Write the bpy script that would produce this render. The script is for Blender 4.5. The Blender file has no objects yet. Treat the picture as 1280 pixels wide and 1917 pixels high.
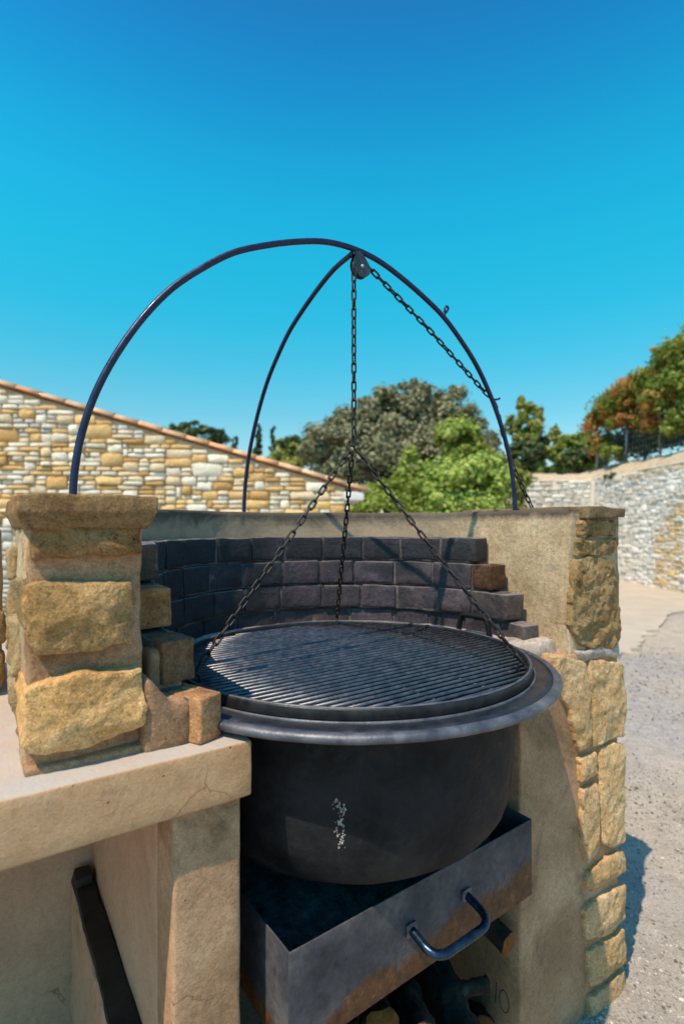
import bpy, math, random
import numpy as np
from mathutils import Vector, Matrix, noise

random.seed(7)
RNG = np.random.default_rng(7)
SC = bpy.context.scene
COL = SC.collection
PI = math.pi
R = math.radians

# ------------------------------------------------------------------ camera, world, sun
EYE = 1.40
FPX, CX, HY = 995.0, 640.0, 985.0          # focal length, centre column and horizon row of the photograph
cam_d = bpy.data.cameras.new('camera')
cam = bpy.data.objects.new('camera', cam_d)
COL.objects.link(cam)
cam.location = (0, 0, EYE)
cam.rotation_euler = (R(90), 0, 0)
cam_d.sensor_width = 36.0
cam_d.lens = FPX / 1917 * 36.0
cam_d.shift_y = 26.5 / 1917
cam_d.clip_start = 0.05
cam_d.clip_end = 2000
cam_d.dof.use_dof = True
cam_d.dof.focus_distance = 1.35
cam_d.dof.aperture_fstop = 2.2
SC.camera = cam

SUN_EL = 60.0
SUN_H = Vector((-0.58, -0.815)).normalized()
world = bpy.data.worlds.new('World')
SC.world = world
world.use_nodes = True
wn = world.node_tree
wn.nodes.clear()
w_out = wn.nodes.new('ShaderNodeOutputWorld')
w_bg = wn.nodes.new('ShaderNodeBackground')
sky = wn.nodes.new('ShaderNodeTexSky')
sky.sky_type = 'NISHITA'
sky.sun_disc = False
sky.sun_elevation = R(SUN_EL)
sky.sun_rotation = math.atan2(SUN_H.x, SUN_H.y)
sky.air_density = 1.0
sky.dust_density = 0.6
sky.ozone_density = 1.5
# elevation tint: deep blue high up, red raised overhead to warm the shade, cyan lower down, pale at the horizon
w_tc = wn.nodes.new('ShaderNodeTexCoord')
w_xyz = wn.nodes.new('ShaderNodeSeparateXYZ')
w_rmp = wn.nodes.new('ShaderNodeValToRGB')
w_mul = wn.nodes.new('ShaderNodeMix'); w_mul.data_type = 'RGBA'; w_mul.blend_type = 'MULTIPLY'; w_mul.inputs[0].default_value = 1.0
w_mul.clamp_result = False
SKY_TINT = [(0.0, (1.45, 1.12, 1.00)), (.12, (.95, 1.22, 1.10)), (.20, (.60, 1.30, 1.18)), (.284, (.32, 1.50, 1.36)), (.361, (.16, 1.70, 1.54)), (.438, (.11, 1.88, 1.68)),
            (.507, (.10, 1.90, 1.82)), (.567, (.10, 1.74, 1.80)), (.619, (.10, 1.48, 1.74)), (.664, (.11, 1.26, 1.66)), (.698, (.13, 1.10, 1.53)), (.80, (.45, 1.0, 1.35)), (1.0, (.90, .95, 1.20))]
el_ = w_rmp.color_ramp.elements
while len(el_) < len(SKY_TINT): el_.new(0.5)
for e_, (p_, c_) in zip(el_, SKY_TINT):
    e_.position = p_
    e_.color = (c_[0] / 2, c_[1] / 2, c_[2] / 2, 1)
wn.links.new(w_tc.outputs['Generated'], w_xyz.inputs[0])
wn.links.new(w_xyz.outputs[2], w_rmp.inputs[0])
wn.links.new(sky.outputs[0], w_mul.inputs[6]); wn.links.new(w_rmp.outputs[0], w_mul.inputs[7])
wn.links.new(w_mul.outputs[2], w_bg.inputs[0])
EXPO = 0.45
w_bg.inputs[1].default_value = 0.24 / 2 ** EXPO * 1.09
wn.links.new(w_bg.outputs[0], w_out.inputs[0])

sun_d = bpy.data.lights.new('sun', 'SUN')
sun_d.energy = 3.7
sun_d.angle = R(0.5)
sun_d.color = (1.0, 0.84, 0.64)
sun = bpy.data.objects.new('sun', sun_d)
COL.objects.link(sun)
ce, se = math.cos(R(SUN_EL)), math.sin(R(SUN_EL))
sun.rotation_euler = Vector((-SUN_H.x * ce, -SUN_H.y * ce, -se)).to_track_quat('-Z', 'Y').to_euler()
sun.location = (-6, -8, 9)

SC.view_settings.view_transform = 'Standard'
SC.view_settings.look = 'None'
SC.view_settings.exposure = EXPO
SC.view_settings.gamma = 1.0
SC.view_settings.use_curve_mapping = False

# ------------------------------------------------------------------ frame of the barbecue
TH = R(34)
CW = Vector((0.03, 1.567, 0))               # centre of the cauldron on the ground
BB = Matrix.Translation(CW) @ Matrix.Rotation(TH, 4, 'Z')   # local (u along the front, v to the back, z up)


def uz(px, py, v):
    """(u, z) where the sight line through a photo point meets the plane v = const of the barbecue"""
    rho = (px - CX) / FPX
    ax, ay = CW.x - v * math.sin(TH), CW.y + v * math.cos(TH)
    t = (rho * ay - ax) / (math.cos(TH) - rho * math.sin(TH))
    d = ay + t * math.sin(TH)
    return t, EYE + (HY - py) / FPX * d


def at(px, py, d):
    return Vector(((px - CX) / FPX * d, d, EYE + (HY - py) / FPX * d))


# ------------------------------------------------------------------ mesh helpers
class MB:
    def __init__(s):
        s.v, s.f, s.n = [], [], 0

    def add(s, verts, faces):
        s.v.extend(tuple(p) for p in verts)
        s.f.extend(tuple(i + s.n for i in f) for f in faces)
        s.n += len(verts)
        return s


def mesh(name, verts, faces, mat=None, smooth=True):
    me = bpy.data.meshes.new(name)
    me.from_pydata([tuple(p) for p in verts], [], [tuple(f) for f in faces])
    if smooth:
        me.polygons.foreach_set('use_smooth', [True] * len(me.polygons))
    if mat:
        me.materials.append(mat)
    me.update()
    return me


def obj(name, verts, faces, mat=None, parent=None, smooth=True, color=None):
    o = bpy.data.objects.new(name, mesh(name, verts, faces, mat, smooth))
    COL.objects.link(o)
    o.parent = parent
    if color is not None:
        o.color = (color[0], color[1], color[2], 1)
    return o


def mbobj(name, mb, mat, parent=None, smooth=True, color=None):
    return obj(name, mb.v, mb.f, mat, parent, smooth, color)


def share(name, me, parent, mw=None, color=None):
    o = bpy.data.objects.new(name, me)
    COL.objects.link(o)
    o.parent = parent
    if mw is not None:
        o.matrix_local = mw
    if color is not None:
        o.color = (color[0], color[1], color[2], 1)
    return o


def tag(o, label, cat, group=None, kind=None):
    o['label'] = label
    o['category'] = cat
    if group: o['group'] = group
    if kind: o['kind'] = kind
    return o


def empty(name, mw=None):
    o = bpy.data.objects.new(name, None)
    o.empty_display_size = 0.1
    COL.objects.link(o)
    if mw is not None:
        o.matrix_world = mw
    return o


def fbm(p, f, oc=3):
    s, a = Vector((0, 0, 0)), 1.0
    for _ in range(oc):
        s += noise.noise_vector(p * f) * a
        a *= 0.5
        f *= 2.1
    return s


def rbox(lo, hi, n=(6, 6, 6), r=0.02, amp=0.004, freq=9.0, jit=0.0, seed=0, warp=None, oc=3):
    """rounded, slightly crooked block with real edges"""
    lo, hi = Vector(lo), Vector(hi)
    rnd = random.Random(seed)
    ax = []
    for k in range(3):
        L = hi[k] - lo[k]
        rr = min(r, L * 0.45)
        inner = [rr + (L - 2 * rr) * i / n[k] for i in range(n[k] + 1)]
        ax.append([0, rr * 0.35] + inner + [L - rr * 0.35, L])
    N = [len(a) for a in ax]
    idx, V, F = {}, [], []
    cj = {(a, b, c): Vector([rnd.uniform(-jit, jit) for _ in range(3)]) for a in (0, 1) for b in (0, 1) for c in (0, 1)}
    off = Vector((rnd.uniform(0, 90), rnd.uniform(0, 90), rnd.uniform(0, 90)))

    def vid(i, j, k):
        key = (i, j, k)
        if key in idx: return idx[key]
        p = Vector((ax[0][i], ax[1][j], ax[2][k]))
        q = Vector([min(max(p[c], min(r, (hi[c] - lo[c]) * .45)), hi[c] - lo[c] - min(r, (hi[c] - lo[c]) * .45)) for c in range(3)])
        d = p - q
        if d.length > 1e-9:
            m = max(abs(d.x), abs(d.y), abs(d.z))
            p = q + d.normalized() * m
        p = p + lo
        if jit:
            s = [(p[c] - lo[c]) / (hi[c] - lo[c]) for c in range(3)]
            for (a, b, c), o in cj.items():
                p = p + o * ((s[0] if a else 1 - s[0]) * (s[1] if b else 1 - s[1]) * (s[2] if c else 1 - s[2]))
        if warp: p = warp(p)
        if amp: p = p + fbm(p + off, freq, oc) * amp
        idx[key] = len(V)
        V.append(p)
        return idx[key]

    for a in range(3):
        b, c = (a + 1) % 3, (a + 2) % 3
        for side in (0, N[a] - 1):
            for j in range(N[b] - 1):
                for k in range(N[c] - 1):
                    q = []
                    for (jj, kk) in ((j, k), (j + 1, k), (j + 1, k + 1), (j, k + 1)):
                        t = [0, 0, 0]
                        t[a], t[b], t[c] = side, jj, kk
                        q.append(vid(*t))
                    F.append(q if side else q[::-1])
    return V, F


def chip(p, f):
    """ridged relief: flat broken facets with sharp arrises"""
    q = p * f
    n1 = 1 - abs(noise.noise(q)) * 2
    n2 = 1 - abs(noise.noise(q * 2.3 + Vector((7, 3, 1)))) * 2
    n3 = noise.noise(q * 5.5)
    return n1 * .6 + n2 * .3 + n3 * .25


def poly_stone(pts, front, depth, bulge=0.02, edge=0.02, amp=0.004, freq=14.0, nout=44, seed=0, frame=None, oc=3, nr=9):
    """stone whose face has the outline pts (a, z); face towards -out; frame maps (a, out, z) to the parent's space"""
    P = [Vector((x, z)) for x, z in pts]
    area = sum(P[i].x * P[(i + 1) % len(P)].y - P[(i + 1) % len(P)].x * P[i].y for i in range(len(P)))
    if area < 0: P.reverse()
    L = [(P[(i + 1) % len(P)] - P[i]).length for i in range(len(P))]
    tot = sum(L)
    o = []
    for k in range(nout):
        t = tot * k / nout
        i = 0
        while t > L[i] and i < len(L) - 1:
            t -= L[i]; i += 1
        o.append(P[i].lerp(P[(i + 1) % len(P)], t / max(L[i], 1e-9)))
    rnd = random.Random(seed)
    off = Vector((rnd.uniform(0, 90), rnd.uniform(0, 90), rnd.uniform(0, 90)))
    o = [(o[i - 1] + o[i] * 3 + o[(i + 1) % nout]) / 5 for i in range(nout)]
    o = [p + Vector((noise.noise(Vector((p.x * 22, p.y * 22, seed))), noise.noise(Vector((p.x * 22, p.y * 22, seed + 9))))) * .006 +
         Vector((noise.noise(Vector((p.x * 60, p.y * 60, seed))), noise.noise(Vector((p.x * 60, p.y * 60, seed + 9))))) * .0028 for p in o]
    c = sum(o, Vector((0, 0))) / nout
    mean_r = sum((p - c).length for p in o) / nout
    e = edge / mean_r
    rings = [(1.0, depth), (1.0, depth * .5), (1.0, depth * .2 + edge * .8), (1.0, edge), (1 - e * .25, edge * .25), (1 - e, 0.0)]
    s = 1 - e
    for k in range(1, nr):
        t = k / nr
        rings.append((s * (1 - t), -bulge * (1 - (1 - t) ** 2)))
    V, F = [], []
    for (a, b) in rings:
        for p in o:
            q = c + (p - c) * a
            V.append(Vector((q.x, front + b, q.y)))
    V.append(Vector((c.x, front - bulge, c.y)))
    m = len(rings)
    for r_ in range(m - 1):
        for k in range(nout):
            k2 = (k + 1) % nout
            F.append((r_ * nout + k, r_ * nout + k2, (r_ + 1) * nout + k2, (r_ + 1) * nout + k))
    for k in range(nout):
        F.append(((m - 1) * nout + k, (m - 1) * nout + (k + 1) % nout, len(V) - 1))
    F.append(tuple(range(nout - 1, -1, -1)))
    out = []
    for p in V:
        inner = 1.0 if p.y < front + edge else .4
        d = fbm(p + off, freq, oc) * amp * .55
        d.y += -(chip(p + off, freq * .55) - .35) * amp * 1.5 * inner
        out.append(p + d)
    if frame: out = [frame(p) for p in out]
    return out, F


def tube(path, rad, seg=8, closed=False, cap=True):
    pts = [Vector(p) for p in path]
    n = len(pts)
    rr = rad if isinstance(rad, (list, tuple)) else [rad] * n
    V, F = [], []
    up = None
    for i, p in enumerate(pts):
        if closed:
            t = (pts[(i + 1) % n] - pts[i - 1]).normalized()
        else:
            t = (pts[min(i + 1, n - 1)] - pts[max(i - 1, 0)]).normalized()
        if up is None:
            up = Vector((0, 0, 1)) if abs(t.z) < 0.9 else Vector((1, 0, 0))
        a = (up - t * up.dot(t)).normalized()
        up = a
        b = t.cross(a)
        for k in range(seg):
            w = 2 * PI * k / seg
            V.append(p + (a * math.cos(w) + b * math.sin(w)) * rr[i])
    for i in range(n if closed else n - 1):
        j = (i + 1) % n
        for k in range(seg):
            k2 = (k + 1) % seg
            F.append((i * seg + k, i * seg + k2, j * seg + k2, j * seg + k))
    if cap and not closed:
        F.append(tuple(range(seg - 1, -1, -1)))
        F.append(tuple((n - 1) * seg + k for k in range(seg)))
    return V, F


def smooth_path(ctrl, n=8):
    P = [Vector(p) for p in ctrl]
    out = []
    for i in range(len(P) - 1):
        p0, p1, p2, p3 = P[max(i - 1, 0)], P[i], P[i + 1], P[min(i + 2, len(P) - 1)]
        for k in range(n):
            t = k / n
            out.append(0.5 * ((2 * p1) + (p2 - p0) * t + (2 * p0 - 5 * p1 + 4 * p2 - p3) * t * t + (3 * p1 - p0 - 3 * p2 + p3) * t ** 3))
    out.append(P[-1])
    return out


def lathe(prof, seg=96):
    V, F = [], []
    for (r, z) in prof:
        for k in range(seg):
            w = 2 * PI * k / seg
            V.append(Vector((r * math.cos(w), r * math.sin(w), z)))
    for i in range(len(prof) - 1):
        for k in range(seg):
            k2 = (k + 1) % seg
            F.append((i * seg + k, i * seg + k2, (i + 1) * seg + k2, (i + 1) * seg + k))
    return V, F


# ------------------------------------------------------------------ materials
class NT:
    def __init__(s, name):
        s.m = bpy.data.materials.new(name)
        s.m.use_nodes = True
        s.t = s.m.node_tree
        s.t.nodes.clear()
        s.out = s.n('OutputMaterial')
        s.b = s.n('BsdfPrincipled')
        s.l(s.b.outputs[0], s.out.inputs[0])
        tc = s.n('TexCoord')
        oi = s.n('ObjectInfo')
        s.oi = oi
        ad = s.n('VectorMath'); ad.operation = 'ADD'
        sc = s.n('VectorMath'); sc.operation = 'SCALE'; sc.inputs[0].default_value = (13, 7, 5)
        s.l(oi.outputs['Random'], sc.inputs['Scale'])
        s.l(tc.outputs['Object'], ad.inputs[0]); s.l(sc.outputs[0], ad.inputs[1])
        s.co = ad.outputs[0]
        s.raw = tc.outputs['Object']

    def n(s, t):
        return s.t.nodes.new('ShaderNode' + t)

    def l(s, a, b):
        s.t.links.new(a, b)

    def noise(s, scale, detail=6, rough=.6, dist=0.0, co=None):
        x = s.n('TexNoise')
        x.inputs['Scale'].default_value = scale; x.inputs['Detail'].default_value = detail
        x.inputs['Roughness'].default_value = rough; x.inputs['Distortion'].default_value = dist
        s.l(co or s.co, x.inputs['Vector'])
        return x.outputs['Fac']

    def vor(s, scale, feature='F1', co=None):
        x = s.n('TexVoronoi'); x.feature = feature
        x.inputs['Scale'].default_value = scale
        s.l(co or s.co, x.inputs['Vector'])
        return x.outputs['Distance']

    def ramp(s, fac, stops):
        x = s.n('ValToRGB')
        el = x.color_ramp.elements
        while len(el) < len(stops): el.new(0.5)
        for e, (p, c) in zip(el, stops):
            e.position = p
            e.color = (c, c, c, 1) if isinstance(c, (int, float)) else (c[0], c[1], c[2], 1)
        s.l(fac, x.inputs[0])
        return x.outputs[0]

    def mix(s, a, b, fac, mode='MIX'):
        x = s.n('Mix'); x.data_type = 'RGBA'; x.blend_type = mode
        if isinstance(fac, (int, float)): x.inputs[0].default_value = fac
        else: s.l(fac, x.inputs[0])
        for v, sock in ((a, x.inputs[6]), (b, x.inputs[7])):
            if isinstance(v, tuple): sock.default_value = (v[0], v[1], v[2], 1)
            else: s.l(v, sock)
        return x.outputs[2]

    def math(s, op, a, b=0.0):
        x = s.n('Math'); x.operation = op
        for v, sock in ((a, x.inputs[0]), (b, x.inputs[1])):
            if isinstance(v, (int, float)): sock.default_value = v
            else: s.l(v, sock)
        return x.outputs[0]

    def bump(s, items):
        prev = None
        for h, strength, dist in items:
            x = s.n('Bump')
            x.inputs['Strength'].default_value = strength; x.inputs['Distance'].default_value = dist
            s.l(h, x.inputs['Height'])
            if prev: s.l(prev, x.inputs['Normal'])
            prev = x.outputs[0]
        s.l(prev, s.b.inputs['Normal'])

    def fin(s, col, rough=.85, metal=0.0, spec=.3):
        if isinstance(col, tuple): s.b.inputs['Base Color'].default_value = (col[0], col[1], col[2], 1)
        else: s.l(col, s.b.inputs['Base Color'])
        if isinstance(rough, (int, float)): s.b.inputs['Roughness'].default_value = rough
        else: s.l(rough, s.b.inputs['Roughness'])
        s.b.inputs['Metallic'].default_value = metal
        s.b.inputs['Specular IOR Level'].default_value = spec
        return s.m


def m_stone(name, c1, c2, c3, scale=9, pits=0.5, tint=True, grain=60, bumpd=0.006, crack=.5, gs=1.0):
    t = NT(name)
    a = t.noise(scale, 9, .68, .6)
    col = t.ramp(a, [(.28, c1), (.48, c2), (.72, c3)])
    och = t.ramp(t.noise(scale * .55, 6, .65, 1.2), [(.50, 0.0), (.66, .45)])
    col = t.mix(col, (c2[0] * 1.0, c2[1] * .84, c2[2] * .60), och)
    g = t.ramp(t.noise(grain * 1.2, 6, .85), [(.30, .42), (.48, .95), (.70, 1.35)])
    col = t.mix(col, g, gs, 'MULTIPLY')
    g2 = t.ramp(t.noise(grain * 5, 3, .8), [(.34, .55), (.5, 1.0), (.66, 1.3)])
    col = t.mix(col, g2, .8 * gs, 'MULTIPLY')
    pit = t.ramp(t.noise(scale * 4.2, 6, .78), [(.31, 0.12), (.41, 1.0)])
    col = t.mix(col, t.mix((1, 1, 1), pit, pits), 1.0, 'MULTIPLY')
    lich = t.ramp(t.noise(scale * 1.7, 9, .75, .4), [(.58, 0.0), (.70, .55)])
    col = t.mix(col, (c1[0] * .35, c1[1] * .36, c1[2] * .38), t.math('MULTIPLY', lich, crack))
    if tint: col = t.mix(col, t.oi.outputs['Color'], 1.0, 'MULTIPLY')
    t.bump([(t.noise(scale * 4.2, 6, .78), .8, bumpd * 1.6), (t.noise(grain * 1.3, 5, .75), .7, bumpd * .45), (a, .7, bumpd * 1.3)])
    return t.fin(col, .92, 0, .15)


M = {}
M['lime'] = m_stone('limestone', (.30, .20, .10), (.44, .32, .18), (.55, .45, .31), 8, .85, bumpd=.014)
M['lime_pit'] = m_stone('pitted_limestone', (.20, .13, .065), (.36, .26, .14), (.48, .37, .23), 10, 1.0, bumpd=.022)
M['endbrick'] = m_stone('end_brick', (.17, .10, .06), (.36, .225, .13), (.50, .36, .24), 11, .8, bumpd=.010)
M['gable'] = m_stone('gable_stone', (.80, .72, .62), (1, 1, 1), (1, 1, 1), 5, .22, grain=26, bumpd=.02, crack=.06, gs=.4)


def m_plaster(name, c1, c2, c3, scale=4, stain=(.10, .085, .06), stain_lo=.58, bumpd=.004, gs=1.0):
    t = NT(name)
    a = t.noise(scale, 7, .6, .5)
    col = t.ramp(a, [(.32, c1), (.52, c2), (.7, c3)])
    st = t.ramp(t.noise(scale * .8, 8, .68, .8), [(stain_lo, 0.0), (stain_lo + .16, .8)])
    col = t.mix(col, stain, st)
    g = t.ramp(t.noise(70, 6, .85), [(.30, .50), (.5, 1.0), (.72, 1.3)])
    col = t.mix(col, g, gs, 'MULTIPLY')
    g2 = t.ramp(t.noise(300, 3, .8), [(.34, .6), (.5, 1.0), (.66, 1.28)])
    col = t.mix(col, g2, .8 * gs, 'MULTIPLY')
    wrp = t.n('VectorMath'); wrp.operation = 'ADD'
    nz = t.n('TexNoise'); nz.inputs['Scale'].default_value = 5; nz.inputs['Detail'].default_value = 6
    t.l(t.co, nz.inputs['Vector']); vs = t.n('VectorMath'); vs.operation = 'SCALE'; vs.inputs['Scale'].default_value = .22
    t.l(nz.outputs['Color'], vs.inputs[0]); t.l(t.co, wrp.inputs[0]); t.l(vs.outputs[0], wrp.inputs[1])
    crk = t.ramp(t.vor(3.3, 'DISTANCE_TO_EDGE', wrp.outputs[0]), [(.0015, 1.0), (.006, 0.0)])
    crk = t.math('MULTIPLY', crk, t.ramp(t.noise(2.3, 4, .6), [(.56, 0.0), (.62, .6)]))
    col = t.mix(col, (stain[0] * .3, stain[1] * .3, stain[2] * .3), crk)
    hole = t.ramp(t.vor(24), [(.03, .35), (.07, 1.0)])
    col = t.mix(col, hole, .8, 'MULTIPLY')
    t.bump([(t.noise(30, 8, .75), .8, bumpd * 1.5), (t.noise(160, 3, .7), .6, bumpd * .5), (hole, .7, .004)])
    return t, col


t, c = m_plaster('slab_concrete', (.44, .25, .130), (.53, .312, .170), (.61, .39, .23), 5, (.33, .19, .10), .58, .003, .38)
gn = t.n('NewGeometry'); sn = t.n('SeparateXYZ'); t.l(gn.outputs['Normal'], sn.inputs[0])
lit_top = t.math('MULTIPLY', t.ramp(sn.outputs[2], [(.75, 0.0), (.95, 1.0)]), t.ramp(t.noise(9, 7, .7), [(.25, .55), (.6, .95)]))
c = t.mix(c, (.47, .43, .40), lit_top)  # upward faces painted paler: sun and sky wash put into the dusty colour
M['slab'] = t.fin(c, .85, 0, .25)
t, c = m_plaster('pillar_mortar', (.27, .155, .085), (.40, .235, .135), (.54, .34, .21), 6, (.10, .068, .04), .55)
M['mortar'] = t.fin(c, .95, 0, .15)
t, c = m_plaster('cheek_render', (.31, .178, .10), (.44, .26, .15), (.56, .35, .215), 4, (.17, .105, .06), .53, .004, .7)
M['cheek'] = t.fin(c, .92, 0, .2)
t, c = m_plaster('niche_render', (.46, .285, .185), (.55, .35, .235), (.62, .42, .29), 3, (.24, .155, .10), .58, .003, .4)
M['niche'] = t.fin(c, .92, 0, .2)

# inner render of the surround: sandy, with soot and lichen along its top edge
t, c = m_plaster('surround_render', (.40, .28, .16), (.55, .40, .25), (.66, .51, .34), 5, (.17, .13, .09), .57)
sx = t.n('SeparateXYZ'); t.l(t.raw, sx.inputs[0])
hz = t.math('ADD', sx.outputs[2], t.math('MULTIPLY', t.noise(14, 6, .7), .05))
topst = t.ramp(t.math('MULTIPLY', t.math('SUBTRACT', hz, 1.444), 26.0), [(.0, 0.0), (.7, .9)])
c = t.mix(c, (.05, .045, .045), topst)
backd = t.ramp(t.math('ADD', sx.outputs[1], t.math('MULTIPLY', t.noise(4, 6, .7), .35)), [(.25, 0.0), (.62, .85)])
c = t.mix(c, (.34, .255, .18), backd)
hb = t.math('ADD', sx.outputs[2], t.math('MULTIPLY', t.noise(9, 8, .75, .8), .16))
soot = t.ramp(t.math('MULTIPLY', t.math('SUBTRACT', hb, 1.475), 22.0), [(.0, 0.0), (.9, .85)])
c = t.mix(c, (.032, .030, .034), t.math('MULTIPLY', soot, backd))
smud = t.ramp(t.noise(4.5, 8, .72, 1.2), [(.54, 0.0), (.68, .6)])
c = t.mix(c, (.16, .13, .11), smud)
M['render'] = t.fin(c, .92, 0, .2)

t, c = m_plaster('brick_mortar', (.08, .068, .068), (.13, .11, .108), (.22, .185, .18), 9, (.035, .03, .035), .50)
M['bmortar'] = t.fin(c, .95, 0, .15)

t, c = m_plaster('pale_ashy_mortar', (.30, .24, .20), (.42, .345, .295), (.54, .455, .40), 9, (.14, .115, .10), .55)
M['amortar'] = t.fin(c, .95, 0, .15)

# soot blackened fire brick
t = NT('soot_brick')
a = t.noise(7, 9, .72, .8)
c = t.ramp(a, [(.28, (.34, .36, .42)), (.50, (.92, .92, .98)), (.74, (2.1, 1.75, 1.6))])
c = t.mix(c, t.oi.outputs['Color'], 1.0, 'MULTIPLY')
g = t.ramp(t.noise(80, 5, .8), [(.3, .55), (.5, 1.0), (.72, 1.5)])
c = t.mix(c, g, 1.0, 'MULTIPLY')
ash = t.ramp(t.noise(15, 9, .8, .5), [(.57, 0.0), (.74, .5)])
c = t.mix(c, (.20, .175, .17), ash)
soot = t.ramp(t.noise(5, 7, .7, .8, t.raw), [(.44, 0.0), (.62, .8)])
c = t.mix(c, (.010, .011, .016), soot)
t.bump([(t.noise(30, 8, .75), .8, .009), (t.noise(160, 4, .7), .6, .002)])
gn = t.n('NewGeometry'); sn = t.n('SeparateXYZ'); t.l(gn.outputs['Normal'], sn.inputs[0])
topd = t.ramp(sn.outputs[2], [(.55, 0.0), (.9, .7)])
c = t.mix(c, (.26, .225, .22), topd)
M['brick'] = t.fin(c, t.ramp(t.noise(12, 5, .6), [(.3, .42), (.7, .8)]), 0, .5)


def m_iron(name, base, hi, rough=.45, scale=18, dusty=None, dlo=.6, bumpd=.002, metal=.6, spec=.5):
    t = NT(name)
    a = t.noise(scale, 8, .65, .2)
    c = t.ramp(a, [(.35, base), (.68, hi)])
    if dusty:
        c = t.mix(c, dusty, t.ramp(t.noise(scale * .45, 8, .7, .6), [(dlo, 0.0), (dlo + .2, .75)]))
    rg = t.ramp(t.noise(scale * 2, 5, .6), [(.3, rough - .12), (.7, rough + .15)])
    t.bump([(t.noise(scale * 5, 6, .7), .45, bumpd), (t.noise(scale, 5, .6), .3, bumpd * 2)])
    return t.fin(c, rg, metal, spec)


M['pot'] = m_iron('cauldron_iron', (.004, .004, .006), (.022, .021, .024), .62, 9, (.055, .048, .046), .57, .006, .0, .16)
M['rim'] = m_iron('cauldron_rim_iron', (.075, .08, .10), (.20, .20, .23), .50, 18, (.30, .26, .24), .55, .0025, .6)
M['flange'] = m_iron('cauldron_flange_iron', (.018, .020, .027), (.065, .067, .078), .42, 16, (.15, .125, .11), .60, .002, .55)
M['grate'] = m_iron('grate_iron', (.085, .09, .105), (.20, .20, .22), .42, 30, (.24, .19, .16), .64, .0008, .8)
M['ring'] = m_iron('grate_ring_iron', (.015, .016, .02), (.045, .045, .05), .42, 20, (.12, .10, .09), .68, .001, .5)
M['chain'] = m_iron('chain_iron', (.02, .018, .018), (.06, .05, .045), .5, 40, (.14, .085, .05), .62, .0005, .6)
M['rod'] = m_iron('blue_black_rod', (.010, .015, .045), (.020, .030, .085), .38, 25, (.06, .05, .05), .70, .0005, .35)
M['hook'] = m_iron('pulley_iron', (.04, .045, .06), (.10, .10, .12), .45, 40, (.22, .13, .08), .60, .0006, .6)
M['handle'] = m_iron('blue_steel_handle', (.015, .03, .06), (.04, .075, .13), .26, 25, None, .6, .0004, .85)
M['black'] = m_iron('black_paint', (.012, .013, .018), (.03, .03, .035), .35, 30, None, .6, .0004, .3)

# drawer sheet: grey oxidised steel with a rust tide line along the bottom
t = NT('rusty_steel_sheet')
a = t.noise(7, 8, .6, .4)
c = t.ramp(a, [(.3, (.030, .031, .042)), (.5, (.065, .064, .078)), (.72, (.13, .122, .125))])
sx = t.n('SeparateXYZ'); t.l(t.raw, sx.inputs[0])
side = t.math('MULTIPLY', t.math('ADD', sx.outputs[0], .41), .075)
hh = t.math('ADD', sx.outputs[2], t.math('MULTIPLY', t.math('SUBTRACT', t.noise(7, 8, .7, .6), .5), .20))
hh = t.math('SUBTRACT', hh, side)
rust = t.ramp(hh, [(.030, 1.0), (.052, 0.0)])
rc = t.ramp(t.noise(30, 8, .75), [(.3, (.035, .018, .010)), (.55, (.13, .055, .022)), (.75, (.24, .13, .06))])
c = t.mix(c, rc, rust)
spots = t.ramp(t.noise(9, 8, .7, 1.0), [(.64, 0.0), (.72, .8)])
c = t.mix(c, rc, spots)
t.bump([(t.noise(40, 6, .7), .4, .003), (rust, .5, .003)])
gr2 = t.ramp(t.noise(45, 7, .8), [(.3, .5), (.5, 1.0), (.72, 1.4)])
c = t.mix(c, gr2, 1.0, 'MULTIPLY')
M['sheet'] = t.fin(c, .62, .2, .4)

t = NT('bark')
w = t.n('TexWave'); w.inputs['Scale'].default_value = 9; w.inputs['Distortion'].default_value = 9; w.inputs['Detail'].default_value = 4
t.l(t.co, w.inputs['Vector'])
c = t.ramp(t.noise(22, 8, .7, .5), [(.3, (.012, .010, .008)), (.6, (.055, .043, .032)), (.8, (.15, .12, .09))])
t.bump([(t.noise(26, 8, .7, .6), 1.0, .012), (w.outputs['Fac'], .5, .008)])
M['bark'] = t.fin(c, .9, 0, .2)
t = NT('cut_wood')
c = t.ramp(t.noise(30, 6, .7, .5), [(.3, (.11, .035, .010)), (.7, (.30, .11, .032))])
M['cut'] = t.fin(c, .85, 0, .1)
t = NT('dark_board')
c = t.ramp(t.noise(8, 7, .7, .5), [(.3, (.018, .016, .015)), (.7, (.05, .042, .036))])
t.bump([(t.noise(30, 6, .7), .5, .004)])
M['board'] = t.fin(c, .8, 0, .3)
t = NT('ash')
c = t.ramp(t.noise(25, 8, .75), [(.35, (.05, .052, .056)), (.55, (.17, .172, .18)), (.72, (.36, .36, .37))])
t.bump([(t.noise(40, 8, .75), 1.0, .02)])
M['ash'] = t.fin(c, .95, 0, .1)
t = NT('dark_scribble')
M['scribble'] = t.fin((.07, .065, .06), .9)

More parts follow.
